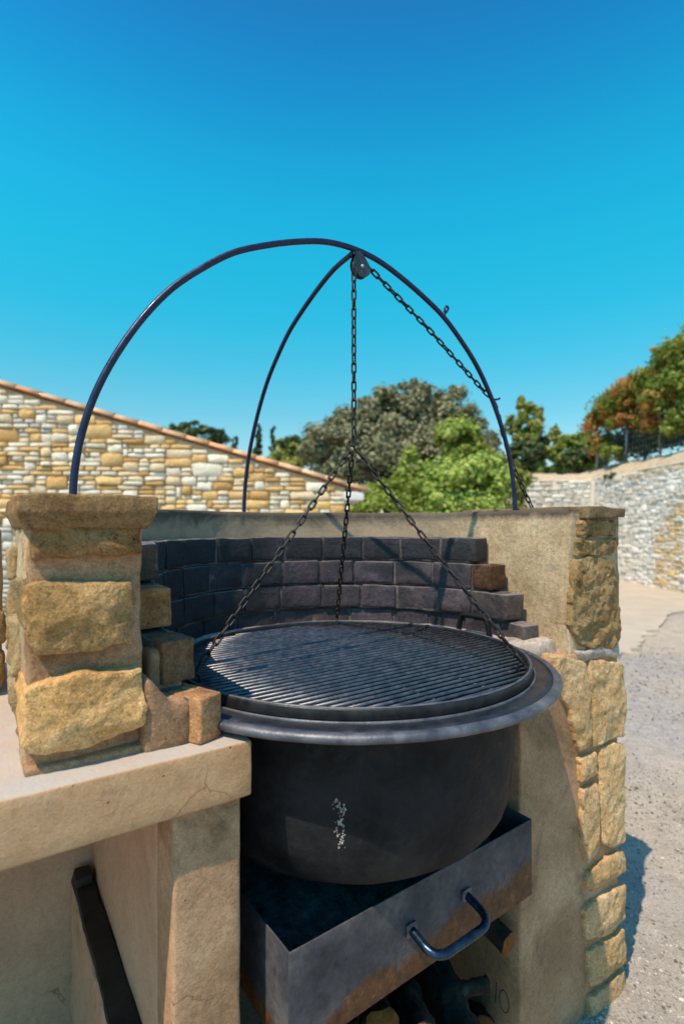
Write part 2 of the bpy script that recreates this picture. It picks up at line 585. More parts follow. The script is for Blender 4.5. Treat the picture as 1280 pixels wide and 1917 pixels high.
# roof tiles
t = NT('terracotta')
c = t.ramp(t.noise(9, 7, .65, .4), [(.3, (.52, .29, .16)), (.52, (.68, .43, .26)), (.72, (.78, .58, .40))])
c = t.mix(c, t.oi.outputs['Color'], 1.0, 'MULTIPLY')
t.bump([(t.noise(30, 6, .7), .5, .01)])
M['tile'] = t.fin(c, .85, 0, .25)
t = NT('lime_mortar')
c = t.ramp(t.noise(12, 7, .65), [(.3, (.38, .27, .16)), (.7, (.58, .46, .31))])
t.bump([(t.noise(30, 6, .7), .6, .02)])
M['gmortar'] = t.fin(c, .95, 0, .1)
t = NT('white_render')
M['white'] = t.fin(t.ramp(t.noise(6, 5, .6), [(.3, (.62, .62, .64)), (.7, (.78, .77, .76))]), .9)

# ground: sandy dirt with grey gravel patches
t = NT('gravel_ground')
big = t.noise(.55, 7, .6, .4, t.raw)
c = t.ramp(t.noise(7, 9, .72, .3, t.raw), [(.3, (.40, .33, .26)), (.5, (.54, .45, .355)), (.7, (.64, .55, .45))])
grey = t.ramp(t.noise(16, 9, .75, .2, t.raw), [(.3, (.26, .235, .235)), (.5, (.42, .385, .375)), (.72, (.55, .51, .485))])
c = t.mix(c, grey, t.ramp(big, [(.42, .15), (.60, .9)]))
spk = t.ramp(t.vor(38, co=t.raw), [(.10, .30), (.24, 1.0)])
sp2 = t.ramp(t.noise(110, 3, .8, 0, t.raw), [(.34, .40), (.46, 1.0)])
c = t.mix(c, spk, t.ramp(t.noise(1.3, 6, .7, 0, t.raw), [(.38, .1), (.62, .9)]), 'MULTIPLY')
c = t.mix(c, sp2, .7, 'MULTIPLY')
t.bump([(t.noise(60, 6, .75, 0, t.raw), .8, .02), (t.noise(9, 5, .6, 0, t.raw), .5, .03)])
M['ground'] = t.fin(c, .95, 0, .15)
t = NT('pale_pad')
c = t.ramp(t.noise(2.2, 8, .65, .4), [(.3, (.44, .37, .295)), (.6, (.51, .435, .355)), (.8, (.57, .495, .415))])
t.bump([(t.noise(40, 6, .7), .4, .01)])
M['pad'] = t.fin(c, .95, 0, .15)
t = NT('pebble')
gi = t.n('NewGeometry')
c = t.ramp(gi.outputs['Random Per Island'], [(.0, (.09, .08, .082)), (.25, (.20, .18, .172)), (.5, (.36, .32, .285)), (.85, (.48, .43, .37)), (1, (.58, .53, .46))])
M['pebble'] = t.fin(c, .9, 0, .2)
t = NT('rubble_stone')
gi = t.n('NewGeometry')
c = t.ramp(gi.outputs['Random Per Island'], [(.0, (.55, .52, .48)), (.4, (.66, .63, .58)), (.75, (.56, .45, .31)), (1, (.48, .33, .17))])
g = t.ramp(t.noise(16, 6, .7), [(.3, .78), (.7, 1.1)])
t.bump([(t.noise(24, 6, .7), .6, .02)])
M['rubble'] = t.fin(t.mix(c, g, 1.0, 'MULTIPLY'), .92, 0, .15)
t = NT('dry_soil')
c = t.ramp(t.noise(6, 8, .7, .5), [(.3, (.50, .37, .25)), (.55, (.66, .53, .39)), (.75, (.76, .65, .51))])
t.bump([(t.noise(14, 8, .7), 1.0, .06)])
M['soil'] = t.fin(c, .95, 0, .1)
t = NT('galvanised')
M['galv'] = t.fin((.34, .38, .44), .45, .5)


def m_leaf(name, cols, trans=.35, rough=.55):
    t = NT(name)
    gi = t.n('NewGeometry')
    n = len(cols)
    c = t.ramp(gi.outputs['Random Per Island'], [(i / (n - 1), cc) for i, cc in enumerate(cols)])
    t.fin(c, rough, 0, .35)
    tr = t.n('BsdfTranslucent')
    t.l(c, tr.inputs[0])
    mx = t.n('MixShader'); mx.inputs[0].default_value = trans
    t.l(t.b.outputs[0], mx.inputs[1]); t.l(tr.outputs[0], mx.inputs[2])
    t.l(mx.outputs[0], t.out.inputs[0])
    return t.m


M['oak'] = m_leaf('oak_leaf', [(.11, .12, .055), (.19, .195, .095), (.29, .285, .16), (.40, .38, .24)], .25, .5)
M['dark'] = m_leaf('dark_leaf', [(.035, .06, .022), (.07, .11, .035), (.12, .17, .055)], .3)
M['bright'] = m_leaf('bright_leaf', [(.15, .23, .035), (.29, .40, .065), (.46, .56, .12), (.58, .64, .20)], .35)
M['yellow'] = m_leaf('yellow_green_leaf', [(.14, .20, .03), (.26, .34, .05), (.42, .46, .08), (.32, .42, .09)], .4)
M['pine'] = m_leaf('olive_leaf', [(.10, .14, .03), (.21, .25, .05), (.36, .38, .09), (.46, .44, .12)], .35)
M['orange'] = m_leaf('orange_leaf', [(.32, .11, .03), (.52, .20, .045), (.66, .33, .07), (.42, .18, .08), (.58, .42, .10)], .45)
M['vine'] = m_leaf('vine_leaf', [(.09, .15, .025), (.18, .27, .04), (.33, .40, .07), (.45, .42, .09)], .45)
t = NT('trunk_bark')
c = t.ramp(t.noise(8, 8, .7, .5), [(.3, (.05, .04, .03)), (.7, (.16, .13, .10))])
t.bump([(t.noise(14, 8, .7), .8, .04)])
M['trunk'] = t.fin(c, .95, 0, .1)

# ------------------------------------------------------------------ ground
def sheet(name, pts, z, mat, kind='structure'):
    o = obj(name, [(x, y, z) for x, y in pts], [tuple(range(len(pts)))], mat, None, False)
    o['kind'] = kind
    return o


def ground_z(x, y):
    t_ = max(0.0, min(1.0, (y - 2.3) / 3.2))
    base = -.24 * (1 - t_ * t_ * (3 - 2 * t_)) - .02
    return base + (.025 * noise.noise(Vector((x * .9, y * .9, 3))) if abs(x) < 20 and abs(y) < 24 else 0)


gv, gf = [], []
gxs = [-600, -60, -12, -6] + [i * .5 - 3 for i in range(0, 27)] + [14, 30, 80, 600]
gys = [-600, -60, -12, -4] + [i * .5 - 2 for i in range(0, 41)] + [24, 40, 100, 600]
for y in gys:
    for x in gxs:
        gv.append((x, y, ground_z(x, y)))
nx = len(gxs)
for j in range(len(gys) - 1):
    for i in range(nx - 1):
        gf.append((j * nx + i, j * nx + i + 1, (j + 1) * nx + i + 1, (j + 1) * nx + i))
g = obj('ground', gv, gf, M['ground'])
g['kind'] = 'structure'

# pale ground by the far wall, ragged near edge; sunlit tone painted past the shadow line
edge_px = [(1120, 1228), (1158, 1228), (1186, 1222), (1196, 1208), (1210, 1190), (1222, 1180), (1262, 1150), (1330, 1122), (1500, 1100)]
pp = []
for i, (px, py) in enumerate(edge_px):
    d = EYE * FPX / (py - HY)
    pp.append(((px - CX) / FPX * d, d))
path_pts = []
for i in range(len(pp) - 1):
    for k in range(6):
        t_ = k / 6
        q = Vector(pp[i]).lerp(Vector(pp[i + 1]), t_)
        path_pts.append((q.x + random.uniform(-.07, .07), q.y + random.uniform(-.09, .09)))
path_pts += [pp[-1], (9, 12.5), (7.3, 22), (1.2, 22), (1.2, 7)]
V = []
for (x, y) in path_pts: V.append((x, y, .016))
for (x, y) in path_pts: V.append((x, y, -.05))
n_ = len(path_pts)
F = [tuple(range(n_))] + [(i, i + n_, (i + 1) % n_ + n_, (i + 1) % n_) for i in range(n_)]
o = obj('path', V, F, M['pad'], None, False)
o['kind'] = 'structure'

# loose pebbles
NP = 46000
ang = RNG.uniform(R(20), R(75), NP)
dd = 1.7 + 5.5 * RNG.random(NP) ** 1.5
px_ = np.sin(R(10) + (ang - R(20)) * .62) * dd + .15
py_ = np.cos(R(10) + (ang - R(20)) * .62) * dd
sz = (.0025 + .010 * RNG.random(NP) ** 6 * .75) * (.65 + dd * .10)
octv = np.array([(1, 0, 0), (0, 1, 0), (-1, 0, 0), (0, -1, 0), (0, 0, .6), (0, 0, -.6), (.6, .6, .3), (-.6, -.6, .3)], float)
octf = np.array([(0, 6, 4), (0, 1, 6), (6, 1, 4), (1, 2, 4), (2, 7, 4), (2, 3, 7), (7, 3, 4), (3, 0, 4), (1, 0, 5), (2, 1, 5), (3, 2, 5), (0, 3, 5)])
rot = RNG.uniform(0, 2 * PI, NP)
vv = octv[None] * (1 + RNG.uniform(-.3, .3, (NP, 8, 3)))
x_ = vv[:, :, 0] * np.cos(rot)[:, None] - vv[:, :, 1] * np.sin(rot)[:, None]
y_ = vv[:, :, 0] * np.sin(rot)[:, None] + vv[:, :, 1] * np.cos(rot)[:, None]
gz = np.array([ground_z(a, b) for a, b in zip(px_, py_)])
vv = np.stack([x_ * sz[:, None] + px_[:, None], y_ * sz[:, None] + py_[:, None], vv[:, :, 2] * sz[:, None] + (gz + sz * .25)[:, None]], -1)
ff = octf[None] + (np.arange(NP) * 8)[:, None, None]
me = bpy.data.meshes.new('gravel')
me.from_pydata(vv.reshape(-1, 3).tolist(), [], ff.reshape(-1, 3).tolist())
me.materials.append(M['pebble'])
go = bpy.data.objects.new('gravel', me)
COL.objects.link(go)
tag(go, 'loose grey and tan gravel scattered on the ground right of the barbecue', 'gravel', kind='stuff')

# ------------------------------------------------------------------ stone barbecue
bbq = empty('stone_barbecue', BB)
tag(bbq, 'round stone barbecue with curved sooty brick back between two stone pillars', 'barbecue')

Z_TOP, Z_BAND, Z_BASE = 1.455, 1.360, 0.970
Z_SLAB, Z_UNDER = 0.975, 0.865

# the U-shaped surround: stations from the right front round the back to the left front
st = []
for v_ in np.linspace(-.235, 0, 10)[:-1]:
    st.append(((.705, v_), (1.02, v_)))
for k in range(61):
    a = PI * k / 60
    ri = .705 * (1 - k / 60) + .65 * (k / 60) - .035 * math.sin(a)
    ro = 1.02 * (1 - k / 60) + .84 * (k / 60) - .02 * math.sin(a)
    st.append(((ri * math.cos(a), ri * math.sin(a)), (ro * math.cos(a), ro * math.sin(a))))
for v_ in np.linspace(0, -.20, 9)[1:]:
    st.append(((-.65, v_), (-.84, v_)))
zs_in = list(np.linspace(.94, 1.44, 28)) + [1.452]
V, F, lens = [], [], 0
sec_n = None
for (i_, o_) in st:
    row = []
    for z in zs_in: row.append((i_[0], i_[1], z))
    for t_ in np.linspace(.03, .97, 8): row.append((i_[0] + (o_[0] - i_[0]) * t_, i_[1] + (o_[1] - i_[1]) * t_, Z_TOP))
    for z in reversed(zs_in): row.append((o_[0], o_[1], z))
    sec_n = len(row)
    V += [Vector(p) for p in row]
for s in range(len(st) - 1):
    for k in range(sec_n - 1):
        F.append((s * sec_n + k, s * sec_n + k + 1, (s + 1) * sec_n + k + 1, (s + 1) * sec_n + k))
F.append(tuple(range(sec_n - 1, -1, -1)))
F.append(tuple((len(st) - 1) * sec_n + k for k in range(sec_n)))
V = [p + Vector((fbm(p, 5, 4).x, fbm(p, 5.3, 4).y, fbm(p, 3, 3).z * .6)) * .008 for p in V]
surround = obj('curved_wall', V, F, M['render'], bbq)

# mortar bed the bricks sit in
A0, A1 = -28, 208
R_IN = .588
V, F = [], []
steps_r = [6.4, -.7, -7.4, -13.6]     # right ends of the courses, top to bottom
steps_l = [174.4, 185.2, 196.5, 206.8]
tops = [1.360, 1.263, 1.165, 1.068, .970]


def sq(p):
    """the brick ring is a little tighter on its left side"""
    a = math.atan2(p.y, p.x) % (2 * PI)
    if a > 1.7 * PI: a -= 2 * PI
    t_ = max(0.0, min(1.0, (a - 1.6) / 1.5))
    return 1.02 - .09 * t_ * t_ * (3 - 2 * t_)


def arc_block(a0, a1, r0, r1, z0, z1, n, amp, freq, seed, rnd_=.006, nz=3, nr=2):
    w = lambda p: Vector((p.y * math.cos(p.x), p.y * math.sin(p.x), p.z))
    # build in (angle*r, r, z) so that rounding is metric
    rm = (r0 + r1) / 2
    V_, F_ = rbox((a0 * rm, r0, z0), (a1 * rm, r1, z1), (n, nr, nz), rnd_, 0, seed=seed,
                  warp=lambda p: Vector((p.y * math.cos(p.x / rm), p.y * math.sin(p.x / rm), p.z)))
    off = Vector((seed * 1.7, seed * .9, 0))
    V_ = [p * sq(p) + Vector((0, 0, p.z * (1 - sq(p)))) + fbm(p + off, freq, 3) * amp for p in V_]
    return V_, [f[::-1] for f in F_]


mb = MB()
for ci in range(4):
    a0, a1 = R(steps_r[ci] + .6), R(steps_l[ci] - .6)
    mb.add(*arc_block(a0 + R(2.2), a1 - R(2.2), R_IN + (.008 if ci < 3 else .022), .672, tops[ci + 1] - .002, tops[ci] - .004, 60, .004, 12, 50 + ci))
bed = mbobj('brick_bed', mb, M['bmortar'], surround)

rb = random.Random(3)
for ci in range(4):
    aR, aL = steps_r[ci], steps_l[ci]
    nb = 12
    offs = [0, .5, .15, .6][ci]
    # joints: regular bond clipped by the stepped ends
    bw = 14.9
    js = [aR]
    x = aR + bw * (1 if ci % 2 == 0 else .62)
    while x < aL - 5:
        js.append(x + rb.uniform(-1.1, 1.1))
        x += bw
    js.append(aL)
    for k in range(len(js) - 1):
        a0, a1 = js[k], js[k + 1]
        mid = (a0 + a1) / 2
        first, last = k == 0, k == len(js) - 2
        gap = .42
        rr0 = R_IN + rb.uniform(-.003, .005) + (.014 if ci == 3 else 0)
        V, F = arc_block(R(a0 + (0 if first else gap)), R(a1 - (0 if last else gap)), rr0, .668,
                         tops[ci + 1] + .005 + rb.uniform(-.001, .001), tops[ci] - .0045 + rb.uniform(-.0015, .0015), 8, .0032, 16, rb.randint(0, 500), .005, 4, 2)
        base = rb.uniform(.6, 1.35)
        if ci == 0: base *= .55
        if last: col = [(.09, .06, .04), (1.5, 1.15, .85), (.75, .62, .55), (1.55, 1.25, 1.0)][ci]
        elif first: col = [(.035, .028, .028), (.30, .26, .25), (.075, .058, .05), (.10, .075, .065)][ci]
        else:
            lit_side = max(0, min(1, (120 - mid) / 70))  # sunlit side of the ring painted lighter and warmer
            col = (.027 * base + .040 * lit_side * (ci > 0), .025 * base + .026 * lit_side * (ci > 0), .036 * base + .026 * lit_side * (ci > 0))
        obj('brick', V, F, M['endbrick'] if (last and ci > 0) or (first and ci in (1,)) else M['brick'], surround, True, col)

# ledge of mortar round the cauldron between the rim and the bricks
V, F = arc_block(R(-14), R(186), .58, .66, .94, 1.012, 70, .005, 9, 77, .012)
ledge = obj('mortar_ledge', V, F, M['amortar'], bbq)
# heap of mortar filling the corner beside the right pillar
V, F = rbox((.52, -.20, .93), (.72, .05, 1.015), (10, 12, 4), .03, .012, 9, seed=5, warp=lambda p: Vector((p.x, p.y, p.z - .05 * max(0, (.66 - p.x) * 2))))
obj('mortar_fillet', V, F, M['amortar'], bbq)

# right pier: lower block with rendered cheek and stones, upper stone end
V, F = rbox((.452, -.245, -.30), (1.005, .95, .972), (26, 24, 40), .010, .003, 11, seed=11)
V = [p for p in V]
cheek = obj('cheek_wall', V, F, M['cheek'], bbq)

FR = None
def pier_stone(pxs, v, depth, mat, color=(1, 1, 1), bulge=.008, edge=.009, amp=.006, seed=0, freq=13, par=None, dz=0, oc=4):
    pts = [uz(x, y, v) for x, y in pxs]
    V, F = poly_stone(pts, v, depth, bulge, edge, amp, freq, 72, seed, None, oc, 16)
    return obj('stone', V, F, mat, par, False, color)


low = [
    ([(1044, 1228), (1098, 1238), (1106, 1300), (1108, 1392), (1098, 1402), (1084, 1410), (1070, 1340), (1046, 1290)], (.98, .95, .90)),
    ([(1103, 1234), (1166, 1240), (1172, 1300), (1168, 1380), (1140, 1388), (1112, 1402), (1106, 1320)], (1.02, 1.0, .95)),
    ([(1086, 1420), (1118, 1408), (1122, 1450), (1088, 1466)], (1.05, .98, .88)),
    ([(1124, 1402), (1156, 1390), (1170, 1396), (1170, 1480), (1172, 1578), (1148, 1590), (1128, 1582), (1124, 1480)], (1.12, 1.08, 1.0)),
    ([(1091, 1480), (1118, 1466), (1121, 1530), (1124, 1596), (1100, 1620), (1089, 1560)], (.95, .92, .88)),
    ([(1094, 1658), (1106, 1632), (1140, 1604), (1168, 1594), (1172, 1630), (1140, 1650), (1106, 1672)], (.92, .86, .78)),
    ([(1094, 1710), (1110, 1690), (1150, 1664), (1172, 1658), (1172, 1722), (1140, 1752), (1100, 1762)], (1.0, .98, .96)),
    ([(1100, 1784), (1130, 1768), (1170, 1742), (1174, 1800), (1134, 1836), (1104, 1850)], (.9, .86, .8)),
    ([(1104, 1866), (1136, 1850), (1172, 1818), (1176, 1900), (1140, 1940), (1106, 1950)], (.8, .78, .75)),
    ([(1106, 1966), (1140, 1956), (1176, 1916), (1178, 1990), (1142, 2040), (1108, 2050)], (.8, .78, .75)),
]
low = [(p_, (c_[0] * 1.75, c_[1] * 1.60, c_[2] * 1.52)) for p_, c_ in low]
for i, (pts, colr) in enumerate(low):
    pier_stone(pts, -.262, .09, M['lime'], colr, .006, .008, .006, 20 + i, 14, cheek)

pier = None
V, F = rbox((.712, -.238, .93), (1.012, .10, 1.445), (16, 10, 26), .014, .004, 14, seed=31)
pier = obj('pillar', V, F, M['render'], bbq)
up = [
    ([(1082, 976), (1100, 968), (1130, 972), (1158, 976), (1155, 992), (1152, 1003), (1120, 1002), (1082, 1003)], (1.3, 1.18, 1.02), -.250, M['lime_pit']),
    ([(1078, 1008), (1100, 1006), (1130, 1008), (1156, 1008), (1157, 1026), (1148, 1040), (1110, 1038), (1076, 1040)], (1.35, 1.22, 1.06), -.248, M['lime_pit']),
    ([(1076, 1044), (1112, 1043), (1144, 1047), (1152, 1066), (1160, 1110), (1164, 1180), (1160, 1212), (1120, 1216), (1086, 1208), (1068, 1170), (1072, 1100)], (1.35, 1.22, 1.06), -.252, M['lime_pit']),
]
for i, (pts, colr, v_, mt) in enumerate(up):
    pier_stone(pts, v_, .12, mt, colr, .006, .010, .011, 60 + i, 22, pier, oc=5)
u0, _ = uz(1098, 960, -.268)
u1, _ = uz(1168, 960, -.268)
V, F = rbox((u0, -.272, 1.430), (u1, .30, 1.468), (10, 18, 3), .006, .005, 13, .006, seed=9)
obj('cap_stone', V, F, M['lime'], pier, True, (.62, .58, .54))

V, F = rbox((.74, -.255, .935), (1.0, -.15, .985), (10, 4, 3), .01, .012, 18, seed=33)
obj('mortar_bed', V, F, M['amortar'], pier)

# left pillar on the countertop
V, F = rbox((-.838, -.222, Z_SLAB - .01), (-.648, .20, 1.43), (16, 22, 44), .010, .005, 20, seed=41, oc=5)
lp = obj('pillar', V, F, M['mortar'], bbq)
VP = -.246
s1 = [(50, 1098), (66, 1090), (140, 1088), (246, 1090), (250, 1150), (238, 1206), (212, 1206), (190, 1218), (120, 1228), (68, 1228), (52, 1200), (46, 1150)]
s2 = [(44, 1300), (70, 1284), (150, 1262), (200, 1258), (274, 1251), (277, 1290), (274, 1362), (240, 1374), (180, 1394), (120, 1414), (60, 1418), (42, 1400), (38, 1340)]
s0 = [(62, 990), (110, 982), (180, 984), (266, 978), (270, 1036), (220, 1040), (150, 1044), (64, 1048), (56, 1020)]


def corner_stone(pxs, v, colr, seed, left=-.852, depth=.20, amp=.006, mat='lime_pit'):
    """stone with the outline pxs on the pillar's front, running back along its left side"""
    pts = [uz(x, y, v) for x, y in pxs]
    V, F = poly_stone(pts, v, depth, .006, .010, amp, 12, 130, seed, None, 5, 30)
    return obj('stone', V, F, M[mat], lp, False, colr)


corner_stone(s0, VP - .004, (1.25, .95, .72), 1, amp=.005)
corner_stone(s1, VP - .002, (1.8, 1.5, 1.18), 2, amp=.008)
corner_stone(s2, VP - .010, (1.95, 1.55, 1.12), 3, amp=.008, mat='lime')
# stones on the pillar's left side
for i, (v0, v1, z0, z1, cc) in enumerate([(-.03, .18, .99, 1.10, (1.1, 1.05, .95)), (-.10, .05, 1.12, 1.21, (1.2, 1.15, 1.05)), (.07, .20, 1.12, 1.27, (1.1, .98, .8)),
                                          (-.04, .16, 1.29, 1.36, (1.15, 1.1, 1.0)), (-.20, -.08, 1.225, 1.30, (1.1, 1.08, 1.0))]):
    V, F = rbox((-.853, v0, z0), (-.80, v1, z1), (5, 8, 8), .008, .007, 18, .012, seed=70 + i)
    obj('stone', V, F, M['lime'], lp, True, cc)


def flare(p):
    t_ = max(0.0, min(1.0, (p.z - 1.394) / .030))
    k = .012 * t_
    return Vector((p.x + (k if p.x > -.74 else -k), p.y - (k if p.y < 0 else 0), p.z))


V, F = rbox((-.846, -.256, 1.392), (-.642, .18, 1.454), (16, 20, 14), .004, .0035, 20, .004, seed=80, warp=flare)
obj('cap_stone', V, F, M['lime'], lp, True, (.85, .68, .55))

# mortar haunch between the pillar and the lowest brick, plus a bed under both
V, F = rbox((-.625, -.165, 1.05), (-.548, .05, 1.150), (8, 12, 8), .02, .006, 10, seed=89)
obj('mortar_haunch', V, F, M['mortar'], bbq)
V, F = rbox((-.655, -.258, Z_SLAB - .01), (-.557, -.02, 1.062), (10, 12, 10), .02, .006, 10, seed=90,
            warp=lambda p: Vector((p.x, p.y, p.z + (.055 * max(0, (-.60 - p.x) / .05) if p.z > 1.03 else 0))))
obj('mortar_haunch', V, F, M['mortar'], bbq)
V, F = rbox((-.845, -.243, Z_SLAB - .005), (-.512, .0, Z_SLAB + .012), (24, 12, 2), .006, .005, 14, seed=91)
obj('mortar_bed', V, F, M['mortar'], bbq)

# countertop slab, its supports and the niche below
V, F = rbox((-2.3, -.307, Z_UNDER), (-.458, .95, Z_SLAB), (60, 24, 4), .005, .0011, 22, seed=100)
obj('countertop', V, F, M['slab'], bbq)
V, F = rbox((-.606, -.280, -.30), (-.470, -.165, Z_UNDER - .001), (6, 5, 34), .008, .0018, 14, seed=101)
obj('support_post', V, F, M['cheek'], bbq)
V, F = rbox((-.604, -.163, -.30), (-.49, .62, Z_UNDER - .001), (4, 20, 20), .004, .0015, 10, seed=102)
obj('partition', V, F, M['niche'], bbq)
V, F = rbox((-2.3, .623, -.30), (.455, .95, Z_UNDER - .002), (40, 3, 20), .006, .004, 7, seed=103)
obj('niche_back_wall', V, F, M['niche'], bbq)
V, F = rbox((-.456, .60, Z_UNDER), (.450, .95, .968), (30, 6, 4), .006, .003, 9, seed=105)
obj('rear_lintel', V, F, M['niche'], bbq)
V, F = rbox((-2.3, .32, Z_SLAB + .001), (-.86, .60, 1.40), (30, 4, 12), .02, .006, 6, seed=104)
splash = obj('back_wall', V, F, M['gmortar'], bbq)
for r_i in range(4):
    x = -2.2 + r_i * .06
    while x < -.98:
        w_ = random.uniform(.12, .24)
        V, F = rbox((x, .295, 1.0 + r_i * .10), (x + w_, .36, 1.09 + r_i * .10), (4, 2, 3), .02, .006, 12, .008, seed=int(x * 100) % 997 + r_i)
        obj('stone', V, F, M['lime'], splash, True, random.choice([(1.25, 1.0, .65), (1.2, 1.1, .9), (1.1, .9, .6)]))
        x += w_ + .015

# pencilled mark on the inner face of the right cheek
mb = MB()
def mark(pts):
    mb.add(*tube([(.4515, v, z) for v, z in pts], .0016, 6))
mark([(-.130, -.135), (-.108, -.055)])
mark([(-.150, -.12), (-.156, -.05)])
mark([(-.185 + .018 * math.cos(a), -.09 + .034 * math.sin(a)) for a in np.linspace(0, 2 * PI, 14)])
mbobj('pencil_mark', mb, M['scribble'], cheek)

# ------------------------------------------------------------------ cauldron
pot = empty('cauldron', BB)
tag(pot, 'large black cast iron cauldron with wide rolled rim built into the barbecue', 'cauldron')
prof = [(.0, .568), (.10, .568), (.20, .569), (.28, .573), (.33, .581), (.372, .595), (.404, .616), (.427, .646), (.442, .690), (.451, .75), (.456, .83), (.459, .92), (.460, .985), (.47, .992),
        (.485, .992), (.470, .985), (.447, .978), (.445, .9), (.43, .70), (.38, .62), (.28, .595), (.1, .586), (0, .584)]
V, F = lathe(prof, 112)
V = [p + fbm(p, 7, 3) * .0025 for p in V]
body = obj('body', V, F, M['pot'], pot)
prof = [(.470, .985), (.475, 1.000), (.490, 1.0045), (.505, 1.005), (.530, 1.0045), (.552, 1.0035), (.5525, .993), (.50, .988), (.470, .985)]
V, F = lathe(prof, 144)
V = [p + fbm(p, 9, 2) * .0010 for p in V]
rim = obj('rim', V, F, M['flange'], pot)
prof = [(.551, 1.0055), (.556, 1.0075), (.561, 1.0078), (.567, 1.0062), (.5715, 1.002), (.573, .997), (.5715, .9915), (.567, .988), (.560, .987), (.551, .989), (.549, .996), (.551, 1.0055)]
V, F = lathe(prof, 144)
V = [p + fbm(p, 9, 2) * .0010 for p in V]
obj('rolled_lip', V, F, M['rim'], rim)
V, F = lathe([(.5035, 1.004), (.5035, 1.0085), (.505, 1.0095), (.5075, 1.0095), (.509, 1.0085), (.509, 1.004)], 144)
obj('highlight_bead', V, F, M['rim'], rim)  # paler iron bead draws a highlight along the flange's inner edge
for ang_ in (4, 184):
    a = R(ang_)
    hp = []
    for k in range(15):
        w = PI * k / 14
        s_ = -.068 * math.cos(w)
        h = .082 * min(1, math.sin(w) * 1.55)
        rr = .562
        hp.append((rr * math.cos(a) - s_ * math.sin(a), rr * math.sin(a) + s_ * math.cos(a), .995 + h))
    if ang_ == 4:
        V, F = tube(hp, .010, 10)
        obj('handle', V, F, M['pot'], pot)
# white limescale drip on the body's front
mb = MB()
rd = random.Random(5)
for k in range(90):
    t_ = k / 89
    px, py = 637 + rd.gauss(0, 6) * (1 - .3 * t_), 1497 + t_ * 90
    if rd.random() < .55 * t_ and k > 5: continue
    zz = None
    for d in np.arange(.95, 1.25, .002):
        z = EYE + (HY - py) / FPX * d
        p = Vector(((px - CX) / FPX * d, d, z))
        q = BB.inverted() @ p
        r_ = math.hypot(q.x, q.y)
        rs = np.interp(z, [.569, .581, .595, .616, .646, .690, .75, .83, .92, .985], [.20, .33, .372, .404, .427, .442, .451, .456, .459, .460])
        if r_ <= rs:
            zz = q; break
    if zz is None: continue
    s_ = rd.uniform(.0010, .0034) * (1.7 if k < 3 else 1)
    n_out = Vector((zz.x, zz.y, 0)).normalized()
    tn = Vector((-n_out.y, n_out.x, 0))
    base = zz + n_out * .001
    ring = [base + (tn * math.cos(w) * rd.uniform(.6, 1.1) + Vector((0, 0, 1)) * math.sin(w) * rd.uniform(.8, 1.7)) * s_ for w in np.linspace(0, 2 * PI, 9)[:-1]]
    mb.add([base + n_out * .0025] + ring, [(0, i + 1, (i + 1) % 8 + 1) for i in range(8)])
t = NT('limescale')
M['scale'] = t.fin(t.ramp(t.noise(60, 5, .7), [(.35, (.12, .11, .10)), (.65, (.50, .45, .42))]), .9)
mbobj('limescale_drip', mb, M['scale'], pot)

# ------------------------------------------------------------------ grill grate
gr = empty('grill_grate', BB @ Matrix.Translation((0, 0, 1.018)) @ Matrix.Rotation(R(1.5), 4, 'Z'))
tag(gr, 'round black grill grate of parallel bars lying on the cauldron rim', 'grate')
prof = [(.4905, -.012), (.5, -.012), (.5015, -.008), (.5015, .011), (.500, .0145), (.4955, .016), (.4905, .0145), (.489, .011), (.489, -.008), (.4905, -.012)]
V, F = lathe(prof, 128)
hoop = obj('ring', V, F, M['ring'], gr)
V, F = lathe([(.4925, .0155), (.4935, .0172), (.4975, .0172), (.4988, .0155)], 128)
obj('bright_edge', V, F, M['rim'], hoop)  # thin strip of paler iron along the ring's top
pitch = .0243
nbar = int(.478 / pitch)
for k in range(-nbar, nbar + 1):
    v_ = k * pitch
    L = math.sqrt(.4895 ** 2 - v_ ** 2)
    sag = random.uniform(-.0008, .0008)
    V, F = tube([(-L, v_, .002), (-L * .5, v_ + sag, .002), (L * .5, v_ - sag, .002), (L, v_, .002)], .0054, 8)
    obj('bar', V, F, M['grate'], gr, True)
for u_ in (-.25, -.085, .08, .245):
    L = math.sqrt(.4885 ** 2 - u_ ** 2)
    V, F = tube([(u_, -L, -.004), (u_, L, -.004)], .005, 8)
    obj('cross_bar', V, F, M['grate'], gr)
chain_ang = [96 - 34, 216 - 34, 336 - 34]      # in the barbecue's frame
for a in chain_ang:
    w = R(a - 1.5)
    c0 = Vector((.476 * math.cos(w), .476 * math.sin(w), .0))
    tn = Vector((-math.sin(w), math.cos(w), 0)); rn = Vector((math.cos(w), math.sin(w), 0))
    V, F = tube([c0 + (rn * math.cos(q) * .013 + Vector((0, 0, 1)) * (math.sin(q) * .017 + .008)) for q in np.linspace(0, 2 * PI, 17)[:-1]], .0035, 8, True)
    obj('lug', V, F, M['ring'], gr)

# ------------------------------------------------------------------ three-legged hoist arch
arch = empty('hoist_arch', BB)
tag(arch, 'three legged arch of dark blue steel rod rising over the cauldron', 'arch')
half = [(0, .819), (.09, .811), (.18, .785), (.28, .745), (.37, .700), (.45, .640), (.53, .566), (.60, .475), (.66, .372), (.70, .280), (.725, .19), (.737, .11), (.740, .045)]
pts = [(-t_, 0, EYE + z) for t_, z in reversed(half)] + [(t_, 0, EYE + z) for t_, z in half[1:]]
V, F = tube(smooth_path(pts, 6), .0082, 12)
obj('hoop', V, F, M['rod'], arch)
ba = R(91.5)
pts = [(t_ * math.cos(ba), t_ * math.sin(ba), EYE + z - .016) for t_, z in half]
V, F = tube(smooth_path(pts, 6), .0078, 12)
obj('rear_leg', V, F, M['rod'], arch)
